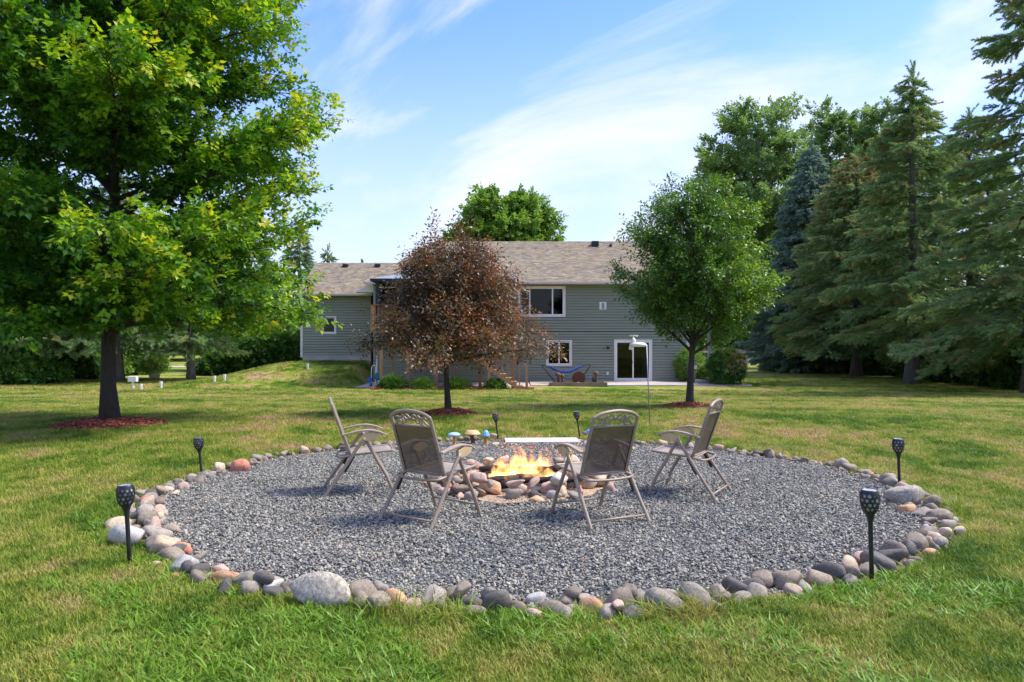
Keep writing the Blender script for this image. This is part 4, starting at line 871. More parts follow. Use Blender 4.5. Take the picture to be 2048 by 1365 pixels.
mb = MB(); mb.box(GX0-.3, GX1+.3, GY0-.32, GY0-.22, GZ, GZ+.13); mb.box(GX0-.3, GX1+.3, GY1+.22, GY1+.32, GZ, GZ+.13); mb.box(GX0-.3, GX0-.2, GY0-.22, GY1+.22, GZ, GZ+.13); mb.box(GX1+.2, GX1+.3, GY0-.22, GY1+.22, GZ, GZ+.13); gp('eave_beam', mb, M_DARKMETAL)
for x in (GX0, GX1):
    s = 1 if x < -3 else -1; gp('brace', MB().obox((x+s*.32, GY0, GZ-.32), .06, .06, .95, Matrix.Rotation(s*R_(45), 3, 'Y')), M_DARKMETAL)
def tier(x0, x1, y0, y1, z0, inx, iny, z1): return MB().add([(x0,y0,z0),(x1,y0,z0),(x1,y1,z0),(x0,y1,z0),(x0+inx,y0+iny,z1),(x1-inx,y0+iny,z1),(x1-inx,y1-iny,z1),(x0+inx,y1-iny,z1)], [(0,1,5,4),(1,2,6,5),(2,3,7,6),(3,0,4,7),(4,5,6,7)])
gp('lower_roof', tier(GX0-.3, GX1+.3, GY0-.32, GY1+.32, GZ+.132, 1.65, 1.0, GZ+.48), M_PANEL)
gp('upper_roof', tier(GX0+1.15, GX1-1.15, GY0+.5, GY1-.5, GZ+.55, 1.2, .7, GZ+.84), M_PANEL)
mb = MB(); mb.box(GX0+1.1, GX1-1.1, GY0+.45, GY0+.52, GZ+.47, GZ+.56); mb.box(GX0+1.1, GX1-1.1, GY1-.52, GY1-.45, GZ+.47, GZ+.56); gp('tier_trim', mb, M_DARKMETAL)

# ================================================================== patio and what stands on it
M_PATIO = mat_plain('patio_concrete', lin(188,176,166), lin(170,158,150), 2.5, 0.88, bump=0.2)
mb = MB().box(.95, 12.0, 38.75, HY-.03, HZ-.2, HZ+.03); tag(obj('patio', mb, M_PATIO), kind='structure')
mb = MB().box(-7.6, .9, 38.1, HY-.03, HZ-.2, HZ+.0); tag(obj('under_deck_paving', mb, M_PATIO), kind='structure')
mb = MB().add([(*at(709, 776, 37.0)[:2], gz(-7.5, 37.0)+.03), (at(752, 777, 37.0)[0], 37.0, gz(-6.5, 37)+.03), (-6.7, 40, gz(-7.2, 40)+.03), (-7.55, 40, gz(-7.55, 40)+.03)], [(0,1,2,3)]); tag(obj('side_path', mb, M_PATIO), kind='structure')
M_TIMBER = mat_plain('weathered_timber', lin(150,128,98), lin(118,104,84), 5, 0.85, bump=0.5, bscale=16, stretch=(.6, 3, 3))
M_RUST = mat_plain('rust', lin(112,66,46), lin(86,52,40), 12, 0.85, metal=0.1, bump=0.3)
M_SOIL = mat_plain('soil', lin(92,70,54), lin(66,50,40), 12, 0.95, bump=0.6)
px0, px1, py0, py1, pz0, pz1 = 1.9, 4.72, 38.35, 39.4, HZ+.0, -.36
pl = thing('timber_planter', 'low weathered timber planter box on the patio edge', 'planter', (3.3, 38.9, HZ))
pp = lambda n, mb, m, p, **k: obj(n, mb, m, p, world=True, **k)
for k in range(2):
    za, zb = pz0-.06+k*.12, pz0-.06+(k+1)*.12-.006
    pp('timber', MB().box(px0, px1, py0, py0+.09, za, zb), M_TIMBER, pl); pp('timber', MB().box(px0, px1, py1-.09, py1, za, zb), M_TIMBER, pl); pp('timber', MB().box(px0, px0+.09, py0+.092, py1-.092, za, zb), M_TIMBER, pl); pp('timber', MB().box(px1-.09, px1, py0+.092, py1-.092, za, zb), M_TIMBER, pl)
pp('soil', MB().box(px0+.09, px1-.09, py0+.09, py1-.09, pz0-.05, pz1-.06), M_SOIL, pl)
PZ = pz1 - .06
o = obj('rusty_disc', MB().prism([(.33*math.cos(2*math.pi*k/40), .33*math.sin(2*math.pi*k/40)) for k in range(40)], -.008, .008), M_RUST); o.location = (at(1157.5, 760, 38.9)[0], 38.9, PZ+.26); o.rotation_euler = (R_(-4), 0, 0); tag(o, 'round rusty steel disc standing on edge in the planter', 'steel disc')
rock('white', at(1157, 766, 38.6)[0], 38.62, .2, PZ, .15, .16, None, 'whitish stone in front of the rusty disc in the planter', None, name='rock')
def wood_mushroom(px, h, r, label):
    x = at(px, 760, 38.8)[0]; t = thing('wooden_mushroom', label, 'garden ornament', (x, 38.8, PZ), 0, 'carved wooden mushrooms in the planter')
    obj('stem', MB().tube(smooth_path([(0, 0, 0), (.015, 0, h*.4), (-.01, 0, h)], 4), [.075 - .025*i/8 for i in range(9)], 9), M_DRIFT, t, True)
    obj('cap', MB().lathe([(.03, h-.05), (r, h-.03), (r*1.05, h+.01), (r*.75, h+.10), (.02, h+.15)], 12), M_DRIFT, t, True)
wood_mushroom(1116, .42, .13, 'taller carved wooden mushroom at the hammock end of the planter'); wood_mushroom(1125, .34, .10, 'shorter carved wooden mushroom at the hammock end of the planter')
wood_mushroom(1192, .48, .15, 'tall carved wooden mushroom at the door end of the planter'); wood_mushroom(1187, .2, .09, 'stubby carved wooden mushroom at the door end of the planter')
# hammock
M_HAMMOCK = mat_plain('blue_canvas', lin(44,84,168), lin(30,58,128), 4, 0.8, stretch=(.4, 14, 14))
M_DKSTEEL = mat_plain('dark_steel', (0.05, 0.055, 0.07, 1), (0.035, 0.04, 0.05, 1), 6, 0.4, metal=0.5)
hm = thing('hammock', 'blue hammock slung on a dark steel stand in front of the house wall', 'hammock', (2.85, 40.4, HZ+.03)); hl = (2.85, 40.4, HZ+.03)
A, B_ = np.array(at(1083, 731, 40.4)) - hl, np.array(at(1182, 729, 40.4)) - hl
base = np.array([0, 0, .03])
for s, E_ in ((-1, A), (1, B_)):
    obj('stand_arm', MB().tube(smooth_path([(s*.55, 0, .04), (s*.85, 0, .35), tuple(E_)], 4), .03, 8), M_DKSTEEL, hm, True)
    obj('stand_foot', MB().tube([(s*.62, -.5, .03), (s*.62, .5, .03)], .03, 8), M_DKSTEEL, hm, True)
obj('stand_rail', MB().tube([(-.6, 0, .05), (.6, 0, .05)], .03, 8), M_DKSTEEL, hm, True)
g_ = 14; vv = []
a_, b_ = A + (B_-A)*.16 + np.array([0, 0, -.17]), A + (B_-A)*.80 + np.array([0, 0, -.17])
for j in range(g_+1):
    for i in range(5): t_ = j/g_; p = a_ + (b_-a_)*t_; w_ = .42*math.sin(math.pi*(.12+.76*t_)); vv.append((p[0], p[1] + w_*(i/2-1), p[2] - .30*math.sin(math.pi*t_) + .12*(i/2-1)**2))
o = obj('sling', MB().add(vv, [(j*5+i, j*5+i+1, j*5+6+i, j*5+5+i) for j in range(g_) for i in range(4)]), M_HAMMOCK, hm, True); o.modifiers.new('s', 'SOLIDIFY').thickness = .012
for E_, q in ((A, a_), (B_, b_)):
    mb = MB()
    for i in range(5): mb.tube([tuple(E_), (q[0], q[1] + .42*math.sin(math.pi*.12)*(i/2-1), q[2]+.12*(i/2-1)**2)], .008, 5)
    obj('hanging_cord', mb, M_DKSTEEL, hm)
# hose cart by the deck corner
M_TEAL = mat_plain('teal_plastic', lin(30,120,116), lin(22,96,96), 8, 0.5); M_BLUEP = mat_plain('blue_plastic', lin(50,96,180), lin(40,80,150), 8, 0.5)
hx0, hy0 = at(754, 770, 38.0)[0], 38.0; hzc = gz(hx0, hy0)
hc = thing('hose_cart', 'white framed garden hose cart with a teal reel beside the deck corner post', 'hose cart', (hx0, hy0, hzc))
obj('frame', MB().tube(smooth_path([(-.25, -.1, .05), (-.28, 0, .5), (-.25, .05, 1.0), (-.05, .05, 1.05)], 3), .02, 8).tube(smooth_path([(-.05, -.1, .05), (-.08, 0, .5), (-.05, .05, 1.05)], 3), .02, 8), M_SASH, hc, True)
mb = MB().lathe([(.10, -.14), (.20, -.14), (.20, -.12), (.14, -.11), (.14, .11), (.20, .12), (.20, .14), (.10, .14)], 16); o = obj('reel', mb, M_TEAL, hc, True); o.location = (.08, 0, .52); o.rotation_euler = (R_(90), 0, 0)
for s in (-1, 1): o = obj('wheel', MB().lathe([(.02, -.025), (.10, -.025), (.11, 0), (.10, .025), (.02, .025)], 14), M_BLACK, hc, True); o.location = (s*.16-.1, -.14, .11); o.rotation_euler = (R_(90), 0, R_(90))
o = obj('yard_sign', MB().prism([(.13*math.cos(2*math.pi*k/8+.39), .34+.15*math.sin(2*math.pi*k/8+.39)) for k in range(8)], -.01, .01).box(-.012, .012, -.008, .008, -.15, .2), M_BLUEP); x_, y_ = at(740, 768, 38.0)[:2]; o.location = (x_, 37.9, gz(x_, 37.9)+.02); tag(o, 'small blue octagonal sign on a stake beside the hose cart', 'yard sign')
# ================================================================== trees
M_BARK = mat_plain('bark_dark', (0.034, 0.027, 0.022, 1), (0.062, 0.050, 0.040, 1), 7, 0.9, bump=1.0, bscale=16, stretch=(5, 5, .9))
M_BARKG = mat_plain('bark_grey', (0.16, 0.145, 0.13, 1), (0.08, 0.068, 0.06, 1), 6, 0.9, bump=1.0, bscale=14, stretch=(4, 4, 1.6))
M_BARKP = mat_plain('bark_pale', (0.36, 0.35, 0.32, 1), (0.20, 0.19, 0.17, 1), 3, 0.85, bump=0.5, bscale=12, stretch=(3, 3, 1))
# leaf outlines in the XY plane, stalk at the origin, tip along +X
def leaf_pts(kind):
    if kind == 'maple': pol = [(0,0),(.10,.16),(-.02,.34),(.22,.28),(.30,.52),(.44,.26),(.56,.34),(.60,.17),(1,0)]
    elif kind == 'oval': pol = [(0,0),(.22,.17),(.5,.24),(.78,.15),(1,0)]
    else: pol = [(0,0),(.2,.26),(.5,.36),(.8,.22),(1,0)]
    return pol
def add_leaf(mb, base, d, up, L_, kind, fold=.18):
    d = d/np.linalg.norm(d); s = np.cross(up, d); s /= np.linalg.norm(s)+1e-9; n = np.cross(d, s); pol = leaf_pts(kind)
    top = [base + d*x*L_ + s*y*L_ + n*abs(y)*fold*L_ - n*x*x*.12*L_ for x, y in pol]; bot = [base + d*x*L_ - s*y*L_ + n*abs(y)*fold*L_ - n*x*x*.12*L_ for x, y in pol]
    m = len(pol); mid = base + d*.5*L_ - n*.03*L_
    vv = [mid] + top + bot[1:-1]; idx = list(range(1, m+1)) ; jdx = [1] + list(range(m+1, 2*m-1)) + [m]
    mb.add(vv, [(0, idx[i], idx[i+1])[::-1] for i in range(m-1)] + [(0, jdx[i], jdx[i+1]) for i in range(m-1)])
def sprig(g, n, length, L_, kind, flat=.5, spread=1.0):
    mb = MB()
    for i in range(n):
        t = (i + .6)/n; a = i*2.4 + g.uniform(-.4, .4); base = np.array([length*t, 0, 0.0]) + g.normal(0, .012, 3)
        dirv = np.array([.55 + .5*t, math.cos(a)*spread, math.sin(a)*spread*flat - .25]) + g.normal(0, .16, 3)
        up = np.array([g.normal(0, .35), g.normal(0, .35), 1.0]); add_leaf(mb, base + dirv*.03, dirv, up, L_*g.uniform(.75, 1.2), kind)
    return mb
gg = np.random.default_rng(77)
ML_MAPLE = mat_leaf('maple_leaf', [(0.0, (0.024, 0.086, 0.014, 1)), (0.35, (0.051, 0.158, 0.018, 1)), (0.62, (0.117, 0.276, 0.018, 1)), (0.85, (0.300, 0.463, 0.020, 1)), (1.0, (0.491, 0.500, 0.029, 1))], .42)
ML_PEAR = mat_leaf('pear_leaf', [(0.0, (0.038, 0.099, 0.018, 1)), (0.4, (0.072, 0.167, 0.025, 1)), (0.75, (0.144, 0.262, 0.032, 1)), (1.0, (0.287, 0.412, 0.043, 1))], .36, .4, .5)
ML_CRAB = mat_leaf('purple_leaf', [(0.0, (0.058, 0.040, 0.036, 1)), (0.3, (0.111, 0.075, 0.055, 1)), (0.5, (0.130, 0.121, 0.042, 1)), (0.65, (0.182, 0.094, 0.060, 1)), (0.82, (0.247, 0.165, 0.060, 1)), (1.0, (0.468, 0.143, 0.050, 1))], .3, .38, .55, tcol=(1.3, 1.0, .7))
ML_POP = mat_leaf('poplar_leaf', [(0.0, (0.133, 0.215, 0.090, 1)), (0.5, (0.231, 0.355, 0.128, 1)), (1.0, (0.410, 0.500, 0.194, 1))], .35, .45)
ML_BG = mat_leaf('tree_leaf', [(0.0, (0.059, 0.138, 0.029, 1)), (0.5, (0.109, 0.227, 0.039, 1)), (1.0, (0.236, 0.374, 0.057, 1))], .35)
ML_SPR = mat_leaf('spruce_needle', [(0.0, (0.086, 0.155, 0.057, 1)), (0.4, (0.161, 0.259, 0.098, 1)), (0.84, (0.287, 0.414, 0.172, 1)), (0.9, (0.299, 0.368, 0.149, 1)), (1.0, (0.368, 0.241, 0.115, 1))], .36, .6, tcol=(1.25, 1.25, .8))
ML_BLU = mat_leaf('blue_spruce_needle', [(0.0, (0.110, 0.179, 0.136, 1)), (0.5, (0.186, 0.283, 0.213, 1)), (1.0, (0.329, 0.440, 0.347, 1))], .3, .6, tcol=(1, 1, .95))
P_MAPLE = [proto('maple_sprig', sprig(gg, 7, .26, .125, 'maple', .5), ML_MAPLE) for _ in range(4)]
P_PEAR = [proto('pear_sprig', sprig(gg, 8, .24, .085, 'oval', .6), ML_PEAR) for _ in range(4)]
P_CRAB = [proto('crab_sprig', sprig(gg, 7, .22, .062, 'oval', .7), ML_CRAB) for _ in range(4)]
P_POP = [proto('poplar_sprig', sprig(gg, 12, .75, .26, 'round', .8), ML_POP) for _ in range(4)]
P_BG = [proto('leafy_sprig', sprig(gg, 12, .6, .24, 'round', .7), ML_BG) for _ in range(4)]
P_SHRUB = [proto('shrub_sprig', sprig(gg, 9, .16, .075, 'oval', .8), ML_BG) for _ in range(3)]
def needle_sprig(g, length, nl, n, w):
    mb = MB(); mb.tube([(0,0,0), (length, 0, -.02)], .006, 4)
    for i in range(n):
        t = g.uniform(0, 1)**.9; a = g.uniform(0, 6.28); x = length*t; l = nl*g.uniform(.7, 1.15)*(1.0 - .35*t); d = np.array([g.uniform(.5, .95), math.cos(a)*.8, math.sin(a)*.62]); d /= np.linalg.norm(d)
        s = np.cross(d, g.normal(size=3)); s /= np.linalg.norm(s); b = np.array([x, 0, -.02*t]); mb.add([b - s*w/2, b + s*w/2, b + d*l], [(0,1,2)])
    return mb
P_SPR = [proto('spruce_sprig', needle_sprig(gg, .42, .13, 90, .020), ML_SPR) for _ in range(4)]
P_BLU = [proto('blue_spruce_sprig', needle_sprig(gg, .40, .14, 100, .022), ML_BLU) for _ in range(4)]

def broad_tree(name, label, x, y, H, clear, prof, nl, ntw, per, protos, key, trunk_r, bark, seed, lscale=1.0, rise=.55, group=None, tipfn=None, lean=(0, 0), twig=.32, gapk=0.0, sub_r=.006, asym=None, cat='tree', z=None, trunk_top=.9, fat=1.0, tint0=(.1, .55), sag=0.0, shoots=0):
    """trunk, limbs and twigs grown inside a crown whose radius at relative height t is prof(t)"""
    g = np.random.default_rng(seed); z = gz(x, y) if z is None else z
    t0 = thing(name, label, cat, (x, y, z), 0, group); wood = MB()
    top = np.array([lean[0], lean[1], H*trunk_top])
    def tp(h): q = h/(H*trunk_top); return np.array([lean[0]*q*q + .05*math.sin(h*1.1+seed), lean[1]*q*q + .05*math.cos(h*.9+seed), h])
    hs = np.linspace(-.15, H*trunk_top, 14); rad = [trunk_r*max(.06, (1 - .93*max(0, h)/(H*trunk_top)))*(1 + .55*math.exp(-max(0, h)/.22)) for h in hs]
    wood.tube([tuple(tp(h)) for h in hs], rad, 12)
    P, D, T = [], [], []
    for i in range(nl):
        q = (i + g.uniform(.1, .9))/nl; hb = clear + (H*trunk_top - clear)*(q**1.1)*.93; az = i*2.39996 + g.normal(0, .3)
        te = min(.985, (hb - clear)/(H - clear) + rise*(.12 + .30*(1-q)) * g.uniform(.5, 1.2)); rr = prof(te)*g.uniform(.72, 1.06)*fat
        if asym is not None: rr *= asym(az)
        ze = clear + (H - clear)*te - sag*(1-q)**3
        a = tp(hb); c = tp(min(ze, H*trunk_top)); e = np.array([c[0] + rr*math.cos(az), c[1] + rr*math.sin(az), ze]); L_ = np.linalg.norm(e-a)
        m = (a+e)/2 + np.array([0, 0, .10*L_*g.uniform(-.4, 1)]) + g.normal(0, .05*L_, 3); ts = np.linspace(0, 1, 7); pth = np.array([(1-t)**2*a + 2*t*(1-t)*m + t*t*e for t in ts])
        r0 = max(.012, trunk_r*.42*(1-.75*q)); wood.tube([tuple(p) for p in pth], [r0*(1-t)**1.0 + sub_r for t in ts], 6, cap=False)
        n_t = max(4, int(ntw*(L_/2.0)**.9))
        for j in range(n_t):
            u = .18 + .82*((j + g.uniform(0, 1))/n_t); b = (1-u)**2*a + 2*u*(1-u)*m + u*u*e; tan = 2*(1-u)*(m-a) + 2*u*(e-m); tan /= np.linalg.norm(tan)+1e-9
            side = np.cross(tan, [0, 0, 1]) ; side /= np.linalg.norm(side)+1e-9; sg = 1 if j % 2 else -1
            dv = tan*g.uniform(.35, .9) + side*sg*g.uniform(.3, 1.0) + np.array([0, 0, g.uniform(-.25, .5)]) ; dv /= np.linalg.norm(dv)
            tl = twig*max(.5, prof(.4))*g.uniform(.45, 1.15)*(1.1 - .45*u); en = b + dv*tl + np.array([0, 0, -.08*tl]); wood.tube([tuple(b), tuple((b+en)/2 + np.array([0, 0, .05*tl])), tuple(en)], [sub_r*1.3, sub_r, sub_r*.5], 4, cap=False)
            if g.random() < gapk: continue
            k = max(2, int(per*tl/max(.2, twig*prof(.4)) + g.uniform(0, 1)))
            for s in range(k):
                v = .2 + .8*(s + g.uniform(0, 1))/k; pos = b + (en-b)*v + g.normal(0, .05 + .035*tl, 3); dd = dv + g.normal(0, .55, 3) + np.array([0, 0, -.1]); P.append(pos); D.append(dd)
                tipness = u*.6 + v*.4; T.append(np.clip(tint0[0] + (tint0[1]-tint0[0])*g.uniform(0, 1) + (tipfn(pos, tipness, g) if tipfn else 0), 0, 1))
    for i in range(shoots):                                    # long upright shoots standing out of the crown
        az, te = g.uniform(0, 6.28), g.uniform(.35, .9); rr = prof(te)*g.uniform(.25, .85); c = tp(H*.5); b = np.array([c[0]+rr*math.cos(az), c[1]+rr*math.sin(az), clear + (H-clear)*(te-.15)])
        en = b + np.array([.35*math.cos(az)*g.uniform(0, 1), .35*math.sin(az)*g.uniform(0, 1), g.uniform(.6, 1.15)]); wood.tube([tuple(b), tuple((b+en)/2), tuple(en)], [sub_r*1.4, sub_r, sub_r*.5], 4, cap=False)
        for s in range(11): v = .25 + .75*(s + g.uniform(0, 1))/11; P.append(b + (en-b)*v + g.normal(0, .045, 3)); D.append((en-b) + g.normal(0, .5, 3)); T.append(g.uniform(.3, .95))
    P, D, T = np.array(P), np.array(D), np.array(T); n = len(P); up = np.stack([g.normal(0, .35, n), g.normal(0, .35, n), np.ones(n)], 1)
    obj('trunk', wood, bark, t0, True)
    c = scatter('crown', key, protos, P, euler_from_axes(D, up), lscale*g.uniform(.75, 1.2, n), T, t0, seed=seed); tag(c, kind='stuff')
    print(name, n, len(wood.f)); return t0
def pr(pts): xs, ys = zip(*pts); return lambda t: float(np.interp(t, xs, ys))

# mulch rings under the three lawn trees
M_MULCH = mat_plain('mulch_bed', lin(92,44,30), lin(62,30,22), 18, 0.95, bump=0.8, bscale=40)
def mat_mulchchip():
    m, nt, N, L, out = newmat('mulch_chip'); oi = N('ShaderNodeObjectInfo'); r = ramp(nt, [(0, lin(70,30,20)), (.4, lin(120,54,36)), (.75, lin(150,74,50)), (.93, lin(170,98,70)), (1, lin(186,130,100))]); L(oi.outputs['Random'], r.inputs[0]); b = N('ShaderNodeBsdfPrincipled'); b.inputs['Roughness'].default_value = .85; L(r.outputs[0], b.inputs['Base Color']); L(b.outputs[0], out.inputs[0]); return m
MM = mat_mulchchip(); MCHIP = [proto('mulch_chip', MB().obox((0, 0, 0), 1, w_, h_), MM) for w_, h_ in ((.28, .12), (.4, .16), (.2, .2))]
def mulch(x, y, r, h, label, n=2200, ry=None):
    ry = ry or r; MULCH.append((x, y, max(r, ry) if ry == r else r)); g = np.random.default_rng(int(abs(x*100))); z = gz(x, y)
    t = thing('mulch_bed', label, 'mulch bed', (x, y, z), 0, 'mulch beds'); mb = MB(); vv = [(0, 0, h)]; rings = [(.35, .85), (.7, .5), (1.0, -.02)]
    for k, hz_ in rings:
        for a in range(28): th = 2*math.pi*a/28; w_ = 1 + .05*math.sin(4*th+x) + .04*math.sin(9*th); vv.append((r*k*w_*math.cos(th), ry*k*w_*math.sin(th), h*hz_ - (.02 if k == 1 else 0) + gz(x+r*k*math.cos(th), y+ry*k*math.sin(th)) - z))
    fs = [(0, 1+a, 1+(a+1) % 28) for a in range(28)] + [(1+q*28+a, 1+(q+1)*28+a, 1+(q+1)*28+(a+1) % 28, 1+q*28+(a+1) % 28) for q in range(2) for a in range(28)]
    obj('mound', mb.add(vv, fs), M_MULCH, t, True)
    rr = np.sqrt(g.uniform(0, 1, n))*1.03; a = g.uniform(0, 6.28, n); X, Y = r*rr*np.cos(a), ry*rr*np.sin(a); Z = h*np.interp(rr, [0, .35, .7, 1, 1.1], [1, .85, .5, .0, .0]) + g.uniform(0, .025, n) + ground(x+X, y+Y) - z
    c = scatter('bark_chip_cover', 'mulch', MCHIP, np.stack([X, Y, Z], 1), np.stack([g.normal(0, .35, n), g.normal(0, .35, n), g.uniform(0, 6.28, n)], 1), g.uniform(.04, .10, n), None, t); tag(c, kind='stuff')
MX, MY = -8.15, 15.75; CX, CY = -1.53, 18.45; PX, PY = 5.05, 21.8
mulch(MX, MY, 1.08, .13, 'dark red brown mulch bed around the big maple trunk', 3200); mulch(CX + .05, CY-.05, .70, .14, 'reddish mulch bed around the purple leaved crabapple trunk', 1500); mulch(PX - .1, PY-.1, .84, .13, 'red brown mulch bed around the young pear tree trunk', 1700)

def maple_tip_sunside(p, tip, g): return (.36 if (tip > .82 and g.random() < .4) else 0) + (.18 if p[0] > 1.0 and tip > .5 else 0) + .10*tip  # new growth at twig ends; right side of crown yellowed to suggest sunlight
broad_tree('maple_tree', 'big bright green maple tree with yellowish new leaves on the lawn', MX, MY, 14.0, 1.75, pr([(0, 3.0), (.06, 3.5), (.2, 3.9), (.4, 4.0), (.6, 3.7), (.8, 2.6), (1, .3)]), 110, 26, 11, P_MAPLE, 'maple', .155, M_BARK, 3, .82, .62, None, maple_tip_sunside, (.1, -.1), .30, sag=2.2, tint0=(.12, .62))
def pear_tip_sunside(p, tip, g): return .16*tip + (.28 if p[0] > .6 and tip > .45 and g.random() < .75 else 0) + (.22 if tip > .8 and g.random() < .3 else 0)  # paler twig ends, plus sunlit brightness painted into leaves on the right
broad_tree('pear_tree', 'dense dark green young pear tree standing in front of the house corner', PX, PY, 6.75, 1.45, pr([(0, .9), (.1, 1.75), (.25, 2.2), (.45, 2.15), (.65, 1.75), (.85, 1.0), (1, .15)]), 56, 24, 8, P_PEAR, 'pear', .10, M_BARK, 5, 1.05, .75, None, pear_tip_sunside, (.1, 0), .36)
def crab_tip_side(p, tip, g): return (.22 if p[0] > .3 and g.random() < .4 else 0) + .08*tip  # tint raised at random on the right side, slightly towards twig ends
broad_tree('crabapple_tree', 'purple brown leaved crabapple tree in front of the deck', CX, CY, 4.45, 1.20, pr([(0, 2.3), (.08, 2.85), (.18, 2.5), (.3, 1.85), (.45, 1.5), (.65, 1.2), (.85, .75), (1, .2)]), 64, 28, 9.0, P_CRAB, 'crab', .075, M_BARK, 9, 1.25, .5, None, crab_tip_side, (.05, 0), .36, .06, .004, lambda az: 1 + .10*math.cos(az), sag=.3, shoots=24, tint0=(.0, .85))

# ---------------------------------------------------------------- conifers
def conifer(name, label, x, y, H, R, clear, protos, key, trunk_r, bark, seed, droop=.35, whorl=.42, nb=7, group=None, dens=1.0, tint0=(.1, .75), brown_top=0, power=.85, z=None, sc_=1.0, ragged=.25):
    g = np.random.default_rng(seed); z = gz(x, y) if z is None else z; t0 = thing(name, label, 'tree', (x, y, z), 0, group); wood = MB()
    hs = np.linspace(-.2, H, 14); wood.tube([(.06*math.sin(h*.5+seed), .06*math.cos(h*.4), h) for h in hs], [max(.015, trunk_r*(1-max(0, h)/H)**.85)*(1+.4*math.exp(-max(0, h)/.25)) for h in hs], 10)
    P, D, T = [], [], []; h = clear
    while h < H*.985:
        q = (h-clear)/(H-clear); rr = R*(1-q)**power*(.75 if h < clear+.5 else 1)
        k = nb if q < .8 else max(4, nb-2)
        for i in range(k):
            if g.random() < .08: continue
            az = g.uniform(0, 6.28) if ragged > .3 else 2*math.pi*(i + .5*g.uniform(0, 1))/k + h*3.1; L_ = max(.25, rr*g.uniform(1-ragged, 1.08)); dz = -droop*L_*(1.05-q*1.6) + .02; hb = h + g.uniform(-.15, .15)
            ca, sa = math.cos(az), math.sin(az); ts = np.linspace(0, 1, 6); pth = np.array([(L_*t*ca, L_*t*sa, hb + dz*(t**1.3) + .10*L_*max(0, t-.7)) for t in ts])
            wood.tube([tuple(p) for p in pth], [max(.006, .03*trunk_r/.3*(L_/3+.3)*(1-t)) for t in ts], 4, cap=False)
            brown = brown_top and q > .8 and g.random() < .7; tn = g.uniform(*tint0)
            n = int(max(5, L_*15*dens)); us = np.sqrt(g.uniform(.012, 1, n)) if L_ > 1 else g.uniform(0, 1, n)
            sg = np.where(g.uniform(0, 1, n) < .5, -1, 1.); wdt = .42*L_*np.sin(np.clip(us, .06, 1)*2.75)*g.uniform(0, 1, n)**.8 * (.5 if L_ > 3 else .6)
            cx = np.stack([np.interp(us, ts, pth[:, k_]) for k_ in range(3)], 1); side = np.array([-sa, ca, 0]); fw = np.array([ca, sa, 0])
            pos = cx + side*(sg*wdt)[:, None] + np.array([0, 0, 1])*(-.28*wdt + g.normal(0, .05, n))[:, None] + fw*(wdt*.35)[:, None]
            dd = fw*.75 + side*(sg*g.uniform(.1, .9, n))[:, None] + np.array([0, 0, 1])*(g.uniform(-.65, .12, n))[:, None]
            P.append(pos); D.append(dd); T.append(np.clip(tn + .22*us + g.normal(0, .12, n) + (.5 if brown else 0), 0, .88 if not brown else 1))
        h += whorl*g.uniform(.75, 1.25)*(1 if q < .7 else .75)
    P, D, T = np.concatenate(P), np.concatenate(D), np.concatenate(T); n = len(P)
    lead = np.stack([np.zeros(14), np.zeros(14), H - np.linspace(0, 1.2, 14)], 1); P = np.r_[P, lead]; D = np.r_[D, np.c_[g.normal(0, .4, (14, 2)), np.ones(14)]]; T = np.r_[T, np.full(14, .5)]; n = len(P)
    obj('trunk', wood, bark, t0, True)
    c = scatter('crown', key, protos, P, euler_from_axes(D, np.tile([0.05, .02, 1.], (n, 1))), sc_*1.3*g.uniform(.75, 1.25, n), T, t0, seed=seed); tag(c, kind='stuff'); print(name, n); return t0
def ctree(px, Y, pyt, **k):
    x = (px-1024)*Y/FPX; z = gz(x, Y); H = CAMH + (683-pyt)*Y/FPX - z; return x, Y, H
GS = 'spruces along the right edge of the lawn'
GS = 'spruces along the lawn edge'
x, y, H = ctree(1826, 40.5, 138); conifer('spruce_tree', 'tall dark spruce with a long bare leader and thick reddish trunk at the lawn edge', x, y, H, 5.0, 3.0, P_SPR, 'spr', .36, M_BARKG, 31, .34, .50, 7, GS, 1.1, (.3, .9), ragged=.42)
x, y, H = ctree(1712, 50, 300); conifer('spruce_tree', 'bushy green spruce with a browning top at the lawn edge', x, y, H, 5.6, 2.8, P_SPR, 'spr', .33, M_BARKG, 32, .38, .44, 8, GS, 1.05, (.35, .95), 1, .75)
x, y, H = ctree(1622, 58, 285); conifer('blue_spruce', 'pale blue green spruce behind the pear tree', x, y, H, 5.2, 1.2, P_BLU, 'blu', .3, M_BARKG, 33, .22, .42, 8, GS, 1.15, (.2, .85), 0, .85)
x, y, H = ctree(2068, 33, -150); conifer('spruce_tree', 'towering dark spruce with drooping open branches closest to the gravel circle', x, y, H, 5.2, 2.6, P_SPR, 'spr', .4, M_BARKG, 34, .42, .55, 7, GS, 1.15, (.3, .85), ragged=.45)
x, y, H = ctree(1940, 45, 225); conifer('spruce_tree', 'broad drooping spruce standing between two taller spruces', x, y, H, 5.4, 1.6, P_SPR, 'spr', .34, M_BARKG, 35, .40, .46, 8, GS, 1.0, (.3, .9), 0, .7)
x, y, H = ctree(1665, 57, 330); conifer('spruce_tree', 'slim grey green spruce half hidden behind the browning one', x, y, H, 3.6, 1.8, P_SPR, 'spr', .28, M_BARKG, 36, .3, .5, 7, GS, .9)
x, y, H = ctree(1770, 56, 270); conifer('spruce_tree', 'darker green spruce behind the tall one with the bare leader', x, y, H, 4.6, 1.5, P_SPR, 'spr', .3, M_BARKG, 37, .36, .5, 7, GS, .9, (.1, .6))
GLS = 'conifers behind the maple'
